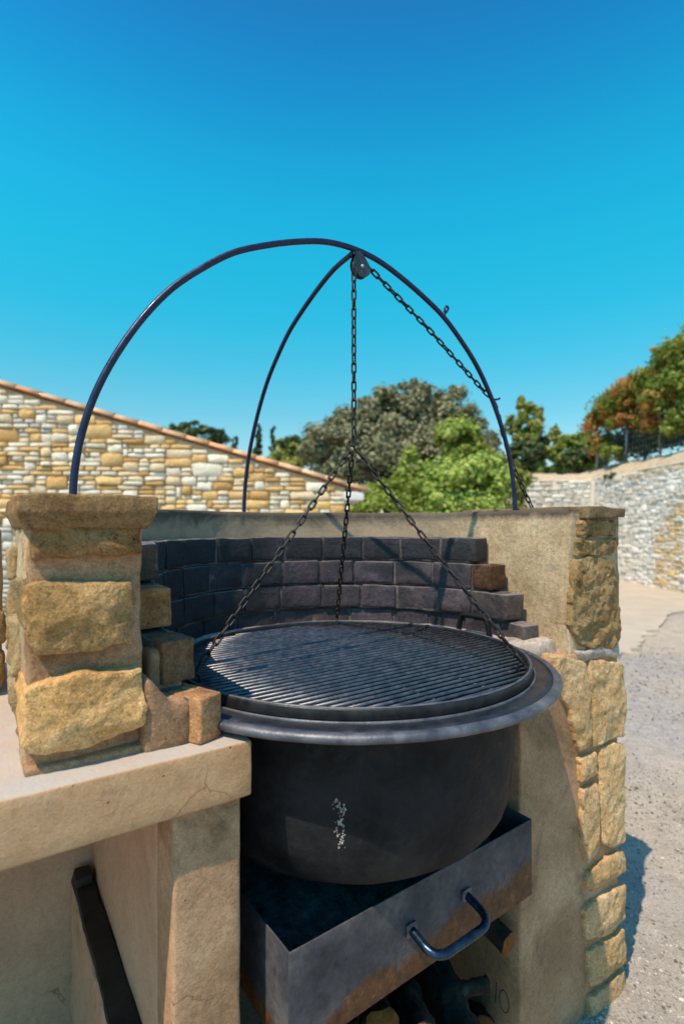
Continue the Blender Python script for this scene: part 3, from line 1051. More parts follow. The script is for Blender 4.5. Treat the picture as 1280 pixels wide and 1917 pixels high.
# two chain hooks welded on the right leg
for (t_, z, du, dz, kind) in ((.372, .702, .030, .022, 'eye'), (.615, .455, .042, .010, 'peg')):
    c0 = Vector((t_, 0, EYE + z))
    if kind == 'eye':
        d = Vector((.8, 0, .6)); sd = Vector((-.6, 0, .8))
        pth = [c0, c0 + d * .012 + sd * .003, c0 + d * .026 + sd * .006, c0 + d * .036 + sd * .011, c0 + d * .033 + sd * .020, c0 + d * .022 + sd * .018, c0 + d * .012 + sd * .008]
    else:
        pth = [c0, c0 + Vector((.014, 0, .002)), c0 + Vector((.030, 0, .005)), c0 + Vector((.040, 0, .010))]
    V, F = tube(smooth_path(pth, 4), .0038, 8)
    obj('hook', V, F, M['rod'], arch)

# ------------------------------------------------------------------ pulley
pul = empty('pulley', BB @ Matrix.Translation((.030, 0, EYE + .770)))
tag(pul, 'small dark iron pulley block hanging under the top of the arch', 'pulley')
def teardrop(r0, htop, n=28):
    o = []
    for k in range(n):
        w = 2 * PI * k / n
        x, z = r0 * math.sin(w), -r0 * math.cos(w)
        if z > 0:
            z *= htop / r0
            x *= 1 - .45 * (z / htop) ** 1.2
            x -= .010 * (z / htop)
        o.append((x, z))
    return o
for sgn in (-1, 1):
    od = teardrop(.031, .043)
    V = [(x, sgn * .0075, z) for x, z in od] + [(x, sgn * .0105, z) for x, z in od]
    n_ = len(od)
    F = [tuple(range(n_)), tuple(range(n_, 2 * n_))[::-1]] + [(i, i + n_, (i + 1) % n_ + n_, (i + 1) % n_) for i in range(n_)]
    pl = obj('side_plate', V, F, M['hook'], pul, False)
V, F = lathe([(0, -.006), (.024, -.006), (.0245, -.004), (.019, 0), (.0245, .004), (.024, .006), (0, .006)], 28)
V = [Vector((p.x, p.z, p.y)) for p in V]
obj('wheel', V, [f[::-1] for f in F], M['hook'], pul)
V, F = tube([(0, -.014, 0), (0, .014, 0)], .005, 10)
obj('bolt', V, F, M['galv'], pul)
V, F = tube([(-.010, 0, .030), (-.016, 0, .040), (-.020, 0, .050)], .006, 10)
obj('shackle', V, F, M['hook'], pul)

# ------------------------------------------------------------------ chains
PIT, LW, LR = .0270, .0061, .0029
lp_ = []
for k in range(20):
    w = 2 * PI * k / 20
    x, y = math.cos(w), math.sin(w)
    st_ = PIT / 2 - LW + LR * .9
    lp_.append((x * LW, 0, y * LW + (st_ if y > 1e-6 else -st_ if y < -1e-6 else 0)))
LINK = mesh('link', *tube(lp_, LR, 7, True), M['chain'])


def chain(root, path):
    """links of one shared mesh along a path given in the barbecue's frame"""
    P = [Vector(p) for p in path]
    cum = [0]
    for i in range(len(P) - 1): cum.append(cum[-1] + (P[i + 1] - P[i]).length)
    n = max(1, round(cum[-1] / PIT))
    step = cum[-1] / n

    def pos(s):
        s = max(0, min(cum[-1], s))
        for i in range(len(P) - 1):
            if s <= cum[i + 1] + 1e-9:
                return P[i].lerp(P[i + 1], (s - cum[i]) / max(cum[i + 1] - cum[i], 1e-9))
        return P[-1]
    inv = BB.inverted()
    for k in range(n):
        a, b = pos(k * step), pos((k + 1) * step)
        t_ = (b - a).normalized()
        ref = Vector((0, 1, 0)) if abs(t_.y) < .8 else Vector((1, 0, 0))
        x = (ref - t_ * ref.dot(t_)).normalized()
        y = t_.cross(x)
        w = R(20) + (PI / 2 if k % 2 else 0) + random.uniform(-.2, .2)
        xa = x * math.cos(w) + y * math.sin(w)
        ya = t_.cross(xa)
        m = Matrix((xa, ya, t_)).transposed().to_4x4()
        m.translation = (a + b) / 2
        share('link', LINK, root, root.matrix_world.inverted() @ BB @ m)


JZ = EYE + .226
hc = empty('hoist_chain', BB @ Matrix.Translation((0, 0, JZ)))
tag(hc, 'dark chain from above the grate over the pulley to the right arch leg', 'chain')
pth = [(.006, 0, JZ + .012), (.006, 0, EYE + .770)]
for k in range(1, 9):
    w = PI - k * (PI - R(52)) / 8
    pth.append((.030 + .024 * math.cos(w), 0, EYE + .770 + .024 * math.sin(w)))
pth += [(.32, .016, EYE + .652), (.60, .020, EYE + .482), (.625, .010, EYE + .463), (.648, .006, EYE + .425), (.685, .012, EYE + .345), (.722, .010, EYE + .262), (.752, .0, EYE + .186), (.790, -.01, EYE + .118), (.822, -.015, EYE + .068)]
chain(hc, pth)
V, F = tube([(.012 * math.cos(w), .004, .012 * math.sin(w)) for w in np.linspace(0, 2 * PI, 21)[:-1]], .003, 8, True)
obj('joining_ring', V, F, M['chain'], hc)
labs = ['slack-free slanting chain from joining ring to the back edge of the grate, middle of three',
        'slanting chain from joining ring to the grate edge behind the stepped bricks on the left',
        'slanting chain from joining ring to the lug on the right edge of the grate']
labs[0] = 'steep middle chain from the joining ring to the back edge of the grate'
for a, lb in zip(chain_ang, labs):
    w = R(a)
    e = Vector((.478 * math.cos(w), .478 * math.sin(w), 1.045))
    s_ = Vector((.014 * math.cos(w) + .003, .014 * math.sin(w), JZ - .006))
    r_ = empty('grate_chain', BB @ Matrix.Translation(s_))
    tag(r_, lb, 'chain', 'chains holding up the grate')
    mid = (s_ + e) / 2 - Vector((0, 0, .004))
    chain(r_, [s_, (s_ * .5 + mid * .5), mid, (e * .5 + mid * .5), e])

# ------------------------------------------------------------------ ash drawer
dr = empty('ash_drawer', BB @ Matrix.Translation((.010, -.328, .332)) @ Matrix.Rotation(R(2.6), 4, 'Z'))
tag(dr, 'grey steel ash drawer with rusty lower edge and bent bar handle under the cauldron', 'drawer')
W2, DH, DD = .408, .218, .62
def plate(name, lo, hi, n=(20, 1, 8)):
    V, F = rbox(lo, hi, n, .0015, .0012, 6, seed=len(name))
    return obj(name, V, F, M['sheet'], dr, True)
plate('front_panel', (-W2, -.002, 0), (W2, .002, DH))
plate('side_panel', (-W2, .003, 0), (-W2 + .004, DD, DH), (1, 12, 6))
plate('side_panel', (W2 - .004, .003, 0), (W2, DD, DH), (1, 12, 6))
plate('back_panel', (-W2 + .005, DD - .004, 0), (W2 - .005, DD, DH), (10, 1, 4))
plate('bottom', (-W2 + .005, .003, 0), (W2 - .005, DD - .005, .004), (8, 8, 1))
V, F = [], []
na, nb_ = 40, 30
for j in range(nb_ + 1):
    for i in range(na + 1):
        x, y = -W2 + .006 + (2 * W2 - .012) * i / na, .004 + (DD - .01) * j / nb_
        V.append((x, y, .095 + .03 * noise.noise(Vector((x * 5, y * 5, 1))) + .012 * noise.noise(Vector((x * 19, y * 19, 4)))))
for j in range(nb_):
    for i in range(na):
        q = j * (na + 1) + i
        F.append((q, q + 1, q + na + 2, q + na + 1))
o = obj('ash_heap', V, F, M['ash'], None)
o.matrix_world = dr.matrix_world.copy()
tag(o, 'grey black ash lying in the drawer under the cauldron', 'ash', kind='stuff')
hx, hz0 = .020, .122
hp_ = [(-.098, -.002, -.002), (-.098, -.035, -.010), (-.097, -.056, -.016), (-.088, -.074, -.021), (-.070, -.083, -.024), (-.045, -.085, -.0245)]
pth = [(hx + x_, y_, hz0 + z_) for x_, y_, z_ in hp_] + [(hx - x_, y_, hz0 + z_) for x_, y_, z_ in reversed(hp_)]
V, F = tube(smooth_path(pth, 5), .0105, 12)
hd = obj('handle', V, F, M['handle'], dr)
for s in (-1, 1):
    V, F = rbox((hx + s * .098 - .016, -.010, hz0 - .016), (hx + s * .098 + .016, -.003, hz0 + .014), (2, 1, 2), .004, .002, 40, seed=s + 3)
    obj('weld', V, F, M['rim'], hd)

# ------------------------------------------------------------------ firewood under the drawer
def log(p0, p1, r0, label, seed, mat='bark'):
    p0, p1 = BB @ Vector(p0), BB @ Vector(p1)
    n = 12
    ax_ = (p1 - p0)
    t_ = ax_.normalized()
    a = t_.orthogonal().normalized(); b = t_.cross(a)
    V, F, sg = [], [], 18
    off = Vector((seed * 3.1, 0, 0))
    root = empty('firewood_log', Matrix.Translation((p0 + p1) / 2))
    tag(root, label, 'log', 'firewood under the drawer')
    c0 = (p0 + p1) / 2
    for i in range(n + 1):
        c = p0 + ax_ * (i / n) - c0 + fbm(p0 * 2 + ax_ * (i / n) * 2 + off, 2, 2) * r0 * .35
        for k in range(sg):
            w = 2 * PI * k / sg
            d = a * math.cos(w) + b * math.sin(w)
            V.append(c + d * r0 * (1 + .30 * noise.noise(d * 1.6 + t_ * i * .5 + off) + .16 * noise.noise(d * 6 + t_ * i * .7 + off)))
    for i in range(n):
        for k in range(sg):
            k2 = (k + 1) % sg
            F.append((i * sg + k, i * sg + k2, (i + 1) * sg + k2, (i + 1) * sg + k))
    obj('bark', V, F, M[mat], root)
    for i, s in ((0, -1), (n, 1)):
        ring = [V[i * sg + k] for k in range(sg)]
        cc = sum(ring, Vector((0, 0, 0))) / sg
        VV = [cc + t_ * s * .004] + [cc + (q - cc) * .82 + t_ * s * .003 for q in ring] + [q for q in ring]
        FF = []
        for k in range(sg):
            k2 = (k + 1) % sg
            f1, f2 = (0, 1 + k, 1 + k2), (1 + k, 1 + sg + k, 1 + sg + k2, 1 + k2)
            FF += [f1 if s > 0 else f1[::-1], f2 if s > 0 else f2[::-1]]
        obj('cut_end', VV, FF, M['cut'], root)
    return root


def uvz(px, py, v):
    u, z = uz(px, py, v)
    return (u, v, z)


lf = uvz(952, 1772, -.25)
log((min(lf[0], .412), lf[1], lf[2]), (.36, .16, lf[2] + .06), .031, 'black barked log with orange cut end just right of the drawer handle', 1)
log(uvz(892, 2000, -.33), uvz(800, 1790, .02), .058, 'thick charred log standing out below the drawer handle', 2)
log(uvz(640, 1872, -.285), uvz(620, 1800, .10), .026, 'thin log with orange split end below the middle of the drawer', 3)
log(uvz(914, 1842, -.20), uvz(830, 1858, -.14), .020, 'short pale brown stick lying crossways behind the thick charred log', 4)
log(uvz(800, 1960, -.33), uvz(745, 1840, .0), .046, 'dark log left of the thick charred log at the bottom of the pile', 5)
log(uvz(905, 1930, -.20), uvz(880, 1850, .15), .034, 'dark slim log at the right of the pile near the grey cheek wall', 6)
log(uvz(715, 1925, -.26), uvz(690, 1860, .12), .04, 'dark log with pale cut end at the left of the pile', 7)

log(uvz(560, 2010, -.30), uvz(640, 1900, .10), .045, 'dark log lying lowest on the left of the pile, half out of the picture', 8)
log(uvz(760, 2060, -.30), uvz(700, 1930, .10), .05, 'dark log at the very bottom under the thick charred log', 9)
log(uvz(950, 2020, -.20), uvz(860, 1930, .12), .05, 'dark log at the bottom right of the pile against the cheek wall', 10)
log(uvz(700, 1860, .05), uvz(930, 1815, .22), .045, 'dark log lying crossways at the back of the pile', 11)
log(uvz(660, 1960, .02), uvz(930, 1900, .18), .05, 'dark log lying crossways low at the back of the pile', 12)

# low ledge along the partition in the niche, with a dark board lying on it
V, F = rbox((-.672, -.05, -.30), (-.607, .62, .262), (5, 30, 20), .012, .007, 16, .006, seed=139)
obj('low_ledge', V, F, M['niche'], bbq)
br = empty('dark_board', BB @ Matrix.Translation((-.638, .28, .266)))
tag(br, 'dark board lying on the low ledge in the niche under the countertop', 'board')
V, F = rbox((-.028, -.33, -.002), (.029, .33, .014), (4, 24, 2), .003, .004, 14, .003, seed=140)
obj('plank', V, F, M['board'], br)
V, F = rbox((-.026, .25, .0142), (.024, .32, .045), (3, 3, 2), .004, .004, 20, .004, seed=141)
obj('block', V, F, M['board'], br)

# black firebox piece on the counter at the left edge
fb = empty('iron_box', BB @ Matrix.Translation((-1.16, .03, Z_SLAB)) )
tag(fb, 'black iron box with grey bow handle on the counter left of the pillar', 'box')
V, F = rbox((-.14, -.04, .012), (.05, .16, .13), (4, 4, 4), .012, .001, 8, seed=150)
obj('body', V, F, M['black'], fb)
V, F = tube(smooth_path([(.0, -.048, .02), (.045, -.056, .025), (.062, -.056, .07), (.045, -.056, .115), (.0, -.048, .12)], 5), .006, 8)
obj('handle', V, F, M['galv'], fb)
V, F = rbox((-.14, -.05, 0), (.06, .17, .011), (3, 3, 1), .003, 0, seed=151)
obj('base_plate', V, F, M['galv'], fb)
V, F = lathe([(0, .131), (.05, .131), (.052, .15), (.03, .16), (.012, .165), (.012, .18), (.022, .19), (.022, .205), (0, .21)], 20)
V = [p + Vector((-.03, .06, 0)) for p in V]
obj('lid_knob', V, F, M['black'], fb)

# ------------------------------------------------------------------ rubble packing
def pack(a0, a1, z0, z1, cw, ch, inside, rnd, big=.16):
    """random rubble: rectangles of whole cells filling the region where inside(a, z)"""
    nx_, nz_ = int((a1 - a0) / cw), int((z1 - z0) / ch)
    occ = np.zeros((nx_, nz_), bool)
    out = []
    for k in range(nz_):
        for i in range(nx_):
            if occ[i, k] or not inside(a0 + (i + .5) * cw, z0 + (k + .5) * ch): continue
            r_ = rnd.random()
            if r_ < big * .35: w_, h_ = rnd.randint(4, 6), rnd.randint(3, 3)
            elif r_ < big: w_, h_ = rnd.randint(3, 5), 2
            elif r_ < .55: w_, h_ = rnd.randint(2, 3), 2 if rnd.random() < .35 else 1
            else: w_, h_ = rnd.randint(2, 4), 1
            while w_ > 1 and (i + w_ > nx_ or occ[i:i + w_, k].any()): w_ -= 1
            while h_ > 1 and (k + h_ > nz_ or occ[i:i + w_, k:k + h_].any() or not inside(a0 + (i + w_ * .5) * cw, z0 + (k + h_ - .4) * ch)): h_ -= 1
            occ[i:i + w_, k:k + h_] = True
            out.append((a0 + i * cw, z0 + k * ch, w_ * cw, h_ * ch))
    return out


def small_stone(a, z, w_, h_, rnd, proud, gapf=.012, n=10):
    """cheap rounded stone, returned in (a, out, z)"""
    cx_, cz_ = a + w_ / 2, z + h_ / 2
    hw, hh = w_ / 2 - gapf * rnd.uniform(.4, 1.0), h_ / 2 - gapf * rnd.uniform(.4, 1.0)
    hw, hh = max(hw, .02), max(hh, .015)
    ol = []
    e = rnd.uniform(.22, .42)
    for k in range(n):
        q = 2 * PI * (k + .5) / n
        c_, s_ = math.cos(q), math.sin(q)
        x = math.copysign(abs(c_) ** e, c_) * hw * rnd.uniform(.88, 1.10)
        y = math.copysign(abs(s_) ** e, s_) * hh * rnd.uniform(.80, 1.14)
        ol.append((x, y))
    tilt_x, tilt_z = rnd.uniform(-.1, .1), rnd.uniform(-.12, .12)
    V, F = [], []
    for sc, out in ((1, .05), (1, -proud * .6), (.90, -proud)):
        for (x, y) in ol:
            V.append(Vector((cx_ + x * sc, out + (x * tilt_x + y * tilt_z) * (out < 0), cz_ + y * sc)))
    V.append(Vector((cx_ + hw * rnd.uniform(-.2, .2), -proud * rnd.uniform(.85, 1.25), cz_ + hh * rnd.uniform(-.2, .2))))
    for r_ in range(2):
        for k in range(n):
            k2 = (k + 1) % n
            F.append((r_ * n + k, r_ * n + k2, (r_ + 1) * n + k2, (r_ + 1) * n + k))
    for k in range(n): F.append((2 * n + k, 2 * n + (k + 1) % n, 3 * n))
    return V, F


# ------------------------------------------------------------------ stone house behind on the left
HK = Vector((.045, 7.9, 0))
ha = R(5.5)
HM = Matrix.Translation(HK) @ Matrix.Rotation(ha, 4, 'Z')       # local: -x along the gable to the left, -y outwards
house = empty('stone_house', HM)
tag(house, 'long low stone house with terracotta tiled gable edge behind the barbecue', 'house')
ROOF0, SLOPE, RIDGE = 1.985, .284, 6.6
def roof_z(a):                     # a = distance to the left of the corner
    return ROOF0 + SLOPE * (a if a < RIDGE else 2 * RIDGE - a)
wall_top = lambda a: roof_z(a) - .02
Wd = 6.0
V = []
prof2 = [(0, 0), (0, wall_top(0)), (RIDGE, wall_top(RIDGE)), (2 * RIDGE, wall_top(0)), (2 * RIDGE, 0)]
for y in (0, Wd):
    V += [(-a, y, z) for a, z in prof2]
F = [(0, 1, 2, 3, 4), (9, 8, 7, 6, 5)] + [(i, i + 5, (i + 1) % 5 + 5, (i + 1) % 5) for i in range(5)]
wall = obj('gable_wall', V, F, M['gmortar'], house, False)
rh = random.Random(12)
stones = pack(-.0, 6.0, .0, 3.9, .074, .066, lambda a, z: z < wall_top(a) - .05, rh)
def gcol():
    q = rh.random()
    k = rh.uniform(.88, 1.08)
    if q < .36: c_ = (.95, .86, .72)
    elif q < .66: c_ = (.94, .75, .50)
    elif q < .90: c_ = (.88, .58, .26)
    else: c_ = (.70, .42, .17)
    return tuple(x * k for x in c_)
def vis_key(s):
    a, z = s[0], s[1] + s[3]
    d = 7.9 - a * .0958
    py = HY - (z - EYE) * FPX / d
    px = CX + (.045 - a * .9954) * FPX / d
    return (py < 975 and -5 < px) , s[2] * s[3]
vis = sorted([s for s in stones if vis_key(s)[0]], key=lambda s: -s[2] * s[3])
hid = [s for s in stones if not vis_key(s)[0]]
print('gable stones', len(vis), len(hid))
for s in vis[:300]:
    V, F = small_stone(*s, rh, rh.uniform(.022, .055), .006, 11)
    V = [Vector((-p.x, p.y, p.z)) for p in V]
    obj('stone', V, [f[::-1] for f in F], M['gable'], wall, True, gcol())
mb = MB()
for s in vis[300:] + hid:
    V, F = small_stone(*s, rh, rh.uniform(.018, .04), .010, 8)
    mb.add([Vector((-p.x, p.y, p.z)) for p in V], [f[::-1] for f in F])
o = mbobj('wall_stones', mb, M['rubble'], wall)
o['kind'] = 'stuff'

# roof: board sheet, tile courses behind, verge tiles one by one
sl = math.atan(SLOPE)
mb = MB()
for side in (0, 1):
    a_e, a_r = -.30, RIDGE
    rows = []
    nrib = 60
    for i in range(nrib * 4 + 1):
        y = .0 + Wd * i / (nrib * 4)
        h = .03 * math.cos(2 * PI * i / 4)
        for a in (a_e, a_r):
            z = ROOF0 + SLOPE * a + .02 + h
            aa = a if side == 0 else 2 * RIDGE - a
            rows.append((-aa, y + .12, z))
    mb.add(rows, [(2 * i, 2 * i + 1, 2 * i + 3, 2 * i + 2) for i in range(nrib * 4)])
roof = mbobj('roof', mb, M['tile'], house, True, (1, .95, .9))
TL = .345
k = 0
a = -.34
while a < 2 * RIDGE + .3:
    up_side = a < RIDGE
    ang_s = sl
    ln = TL + .06
    V, F = [], []
    for j, (s_, rr) in enumerate(((0, .088), (ln, .074))):
        for thick in (0, .014):
            for q in range(11):
                w = PI * q / 10
                V.append(Vector((-s_ , -math.cos(w) * (rr - thick), math.sin(w) * (rr - thick) * .85)))
    n11 = 11
    for q in range(10):
        F.append((q, q + 1, 22 + q + 1, 22 + q))
        F.append((11 + q + 1, 11 + q, 33 + q, 33 + q + 1))
        F.append((q + 1, q, 11 + q, 11 + q + 1))
        F.append((22 + q, 22 + q + 1, 33 + q + 1, 33 + q))
    F.append((0, 22, 33, 11)); F.append((10, 21, 43, 32))
    if up_side:
        m = Matrix.Translation((-a, .03, roof_z(a) + .02)) @ Matrix.Rotation(sl + random.uniform(-.012, .012), 4, 'Y') @ Matrix.Rotation(random.uniform(-.03, .03), 4, 'X')
    else:
        m = Matrix.Translation((-a, .03, ROOF0 + SLOPE * (2 * RIDGE - a) + .02)) @ Matrix.Rotation(-sl, 4, 'Y')
    kk = random.uniform(.8, 1.15)
    o = obj('verge_tile', [m @ p for p in V], F, M['tile'], roof, True, random.choice([(1.0 * kk, .92 * kk, .85 * kk), (1.05 * kk, 1.0 * kk, .98 * kk), (1.1 * kk, .85 * kk, .7 * kk)]))
    a += TL * math.cos(sl)
V, F = rbox((-.02, -.03, ROOF0 - .20), (.28, Wd, ROOF0 - .075), (3, 10, 2), .01, .002, 6, seed=160)
obj('eave_soffit', V, F, M['white'], house)

# ------------------------------------------------------------------ retaining wall on the right
WX = 7.1
RM = Matrix.Translation((WX, 0, 0))
rw = empty('retaining_wall', RM)
tag(rw, 'tall white rubble stone retaining wall topped with dry earth on the right', 'wall')
WT = 2.74
def wtop(y): return WT + .05 * math.sin(y * 1.3) + .03 * math.sin(y * 3.1)
V, F = rbox((0, 6.5, -.03), (.5, 15.0, WT - .03), (3, 40, 14), .03, .02, 2, seed=170)
t = NT('pale_mortar')
c = t.ramp(t.noise(12, 7, .65), [(.3, (.66, .61, .55)), (.7, (.82, .78, .72))])
t.bump([(t.noise(30, 6, .7), .6, .02)])
M['pmortar'] = t.fin(c, .95, 0, .1)
core = obj('wall_core', V, F, M['pmortar'], rw)
# the wall turns off to the left beyond y = 15
V, F = rbox((-4.4, 15.02, -.03), (.5, 15.5, WT - .06), (24, 3, 14), .03, .02, 2, seed=171)
core2 = obj('return_wall', V, F, M['pmortar'], rw)
rr_ = random.Random(21)
st1 = pack(6.6, 14.95, .0, WT + .02, .085, .060, lambda y, z: z < wtop(y), rr_, .12)
def wcol(y, z):
    k = rr_.uniform(.88, 1.06)
    warm = y < 12.0 and z < 1.3 + (12.0 - y) * .95
    q = rr_.random()
    if warm: c_ = (.84, .62, .36) if q < .55 else (.86, .76, .62)
    elif z > WT - .28: c_ = (.78, .66, .50)
    else: c_ = (.95, .92, .88) if q < .95 else (.90, .84, .75)
    return tuple(x * k for x in c_)
def wvis(s):
    y = s[0]
    px = CX + WX / y * FPX
    py = HY - (s[1] + s[3] - EYE) * FPX / y
    return px < 1300 and (px > 1150 or py < 965)
v1 = sorted([s for s in st1 if wvis(s)], key=lambda s: -s[2] * s[3] / s[0] ** 2)
h1 = [s for s in st1 if not wvis(s)]
print('wall stones', len(v1), len(h1))
for s in v1[:300]:
    V, F = small_stone(*s, rr_, rr_.uniform(.012, .032), .007)
    y_, z_ = s[0] + s[2] / 2, s[1]
    V = [Vector((p.y, p.x, p.z)) for p in V]
    obj('stone', V, F[::-1] and [f[::-1] for f in F], M['gable'], core, True, wcol(y_, z_))
mb = MB()
for s in v1[300:] + h1:
    V, F = small_stone(*s, rr_, rr_.uniform(.02, .05), .009, 8)
    mb.add([Vector((p.y, p.x, p.z)) for p in V], [f[::-1] for f in F])
t = NT('white_rubble')
gi = t.n('NewGeometry')
c = t.ramp(gi.outputs['Random Per Island'], [(.0, (.74, .71, .67)), (.5, (.86, .83, .78)), (.85, (.80, .74, .67)), (1, (.66, .56, .43))])
g_ = t.ramp(t.noise(16, 6, .7), [(.3, .8), (.7, 1.08)])
t.bump([(t.noise(24, 6, .7), .6, .02)])
M['wrubble'] = t.fin(t.mix(c, g_, 1.0, 'MULTIPLY'), .92, 0, .15)
o = mbobj('wall_stones', mb, M['wrubble'], core)
o['kind'] = 'stuff'
mb = MB()
for s in pack(-4.3, .0, .0, WT, .10, .066, lambda x, z: z < WT - .02, rr_, .12):
    V, F = small_stone(*s, rr_, rr_.uniform(.02, .05), .009, 8)
    mb.add([Vector((p.x, 15.0 + p.y, p.z)) for p in V], F)
o = mbobj('wall_stones', mb, M['wrubble'], core2)
o['kind'] = 'stuff'

# earth bank on top of the wall
V, F = [], []
ys = np.linspace(6.5, 21, 90)
xs = [0.02, .12, .25, .4, .6, .9, 1.6, 3.0, 8.0, 30.0]
for y in ys:
    for i, x in enumerate(xs):
        z = WT - .06 + .56 * (1 - math.exp(-x * 2.4)) + .05 * noise.noise(Vector((x * 3, y * 2.2, 0))) * min(1, x * 6) + .02 * math.sin(y * 1.3)
        V.append((WX + x, y, z))
for j in range(len(ys) - 1):
    for i in range(len(xs) - 1):
        F.append((j * len(xs) + i, j * len(xs) + i + 1, (j + 1) * len(xs) + i + 1, (j + 1) * len(xs) + i))
o = obj('earth_bank', V, F, M['soil'])
o['kind'] = 'structure'
V, F = [], []
xs2 = np.linspace(-4.6, .6, 40)
ys2 = [15.04, 15.2, 15.5, 16, 18, 21]
for x in xs2:
    for y in ys2:
        V.append((WX + x, y, WT - .08 + .36 * (1 - math.exp(-(y - 15.0) * 2)) + .05 * noise.noise(Vector((x * 3, y * 2, 5)))))
for j in range(len(xs2) - 1):
    for i in range(len(ys2) - 1):
        F.append((j * 6 + i, (j + 1) * 6 + i, (j + 1) * 6 + i + 1, j * 6 + i + 1))
o = obj('terrain', V, F, M['soil'])
o['kind'] = 'structure'

# ------------------------------------------------------------------ vegetation
def leaf_cloud(blobs, n, size, seed, flat=.0, clump=.5, shell=.45, per=130):
    """n leaf-sized rhombi through a set of ellipsoids ((x,y,z),(rx,ry,rz)); gaps follow a noise field"""
    rg = np.random.default_rng(seed)
    B = [(np.array(c), np.array(r)) for c, r in blobs]
    vol = np.array([r[0] * r[1] * r[2] for _, r in B]) ** .7
    vol = vol / vol.sum()
    cen, nrm = [], []
    for (c, r), f in zip(B, vol):
        m = int(n * f)
        # sub-clumps on the ellipsoid
        nc = max(6, int(m / per))
        d = rg.normal(size=(nc, 3)); d /= np.linalg.norm(d, axis=1)[:, None]
        d[:, 2] = np.where(d[:, 2] < -.5, -d[:, 2], d[:, 2])
        rad = shell + (1 - shell) * rg.random(nc) ** .5
        cc = d * rad[:, None]
        which = rg.integers(0, nc, m)
        jit = rg.normal(size=(m, 3)) * (.13 * clump * 2) * rg.uniform(.5, 1.2, nc)[which][:, None]
        p = c + (cc[which] + jit) * r
        cen.append(p)
        nn = d[which] * .6 + jit / .13 * .55 + rg.normal(size=(m, 3)) * .55 + np.array([0, 0, .25])
        nrm.append(nn / np.linalg.norm(nn, axis=1)[:, None])
    cen = np.concatenate(cen); nrm = np.concatenate(nrm)
    m = len(cen)
    ref = rg.normal(size=(m, 3))
    a = np.cross(nrm, ref); a /= np.linalg.norm(a, axis=1)[:, None]
    b = np.cross(nrm, a)
    s = size * rg.uniform(.6, 1.35, m)[:, None]
    w = .52
    v = np.stack([cen - a * s, cen - b * s * w + nrm * s * .12, cen + a * s, cen + b * s * w + nrm * s * .12], 1)
    f = np.arange(m * 4).reshape(m, 4)
    return v.reshape(-1, 3), f


def np_mesh(name, v, f, mat):
    me = bpy.data.meshes.new(name)
    me.vertices.add(len(v)); me.vertices.foreach_set('co', np.asarray(v, np.float32).ravel())
    nf = len(f)
    me.loops.add(nf * 4); me.loops.foreach_set('vertex_index', np.asarray(f, np.int32).ravel())
    me.polygons.add(nf); me.polygons.foreach_set('loop_start', np.arange(0, nf * 4, 4, dtype=np.int32))
    me.polygons.foreach_set('loop_total', np.full(nf, 4, np.int32))
    me.update(calc_edges=True)
    me.materials.append(mat)
    return me


def plant(name, label, cat, base, blobs, n, size, mat, seed, trunk_r=.12, group=None, extra=None, limbs=5, clump=.5, shell=.45):
    root = empty(name, Matrix.Translation(base))
    tag(root, label, cat, group)
    b = Vector(base)
    loc = [((c[0] - b.x, c[1] - b.y, c[2] - b.z), r) for c, r in blobs]
    v, f = leaf_cloud(loc, n, size, seed, clump=clump, shell=shell)
    o = bpy.data.objects.new('crown', np_mesh('crown', v, f, mat)); COL.objects.link(o); o.parent = root
    if extra:
        eb, en, em = extra
        v, f = leaf_cloud([((c[0] - b.x, c[1] - b.y, c[2] - b.z), r) for c, r in eb], en, size, seed + 1, clump=clump)
        o = bpy.data.objects.new('crown', np_mesh('crown', v, f, em)); COL.objects.link(o); o.parent = root
    rnd = random.Random(seed)
    mb = MB()
    cz = sum(c[2] for c, _ in loc) / len(loc)
    cx_ = sum(c[0] for c, _ in loc) / len(loc); cy_ = sum(c[1] for c, _ in loc) / len(loc)
    top = Vector((cx_ * .6, cy_ * .6, max(cz, .3)))
    pth = smooth_path([(0, 0, -.1), top * .35 + Vector((rnd.uniform(-.1, .1) * trunk_r * 5, 0, 0)), top * .7, top], 4)
    mb.add(*tube(pth, [trunk_r * (1.25 - .85 * i / (len(pth) - 1)) for i in range(len(pth))], 8))
    for c, r in sorted(loc, key=lambda q: -q[1][0])[:limbs]:
        s_ = top * rnd.uniform(.35, .7)
        e = Vector(c)
        md = (s_ + e) / 2 + Vector((0, 0, -.08 * (e - s_).length))
        pth = smooth_path([s_, md, e], 4)
        mb.add(*tube(pth, [trunk_r * (.5 - .42 * i / (len(pth) - 1)) for i in range(len(pth))], 6))
    mbobj('trunk', mb, M['trunk'], root)
    return root


def pb(d, *bl):
    """ellipsoids from (px, py, rx, ry) seen at distance d"""
    out = []
    for (px, py, rx, ry) in bl:
        p = at(px, py, d)
        k = d / FPX
        out.append(((p.x, p.y + random.uniform(-.4, .4) * rx * k, p.z), (rx * k, (rx + ry) * .5 * k, ry * k)))
    return out


def foot(px, d, z=0.0):
    return Vector(((px - CX) / FPX * d, d, z))


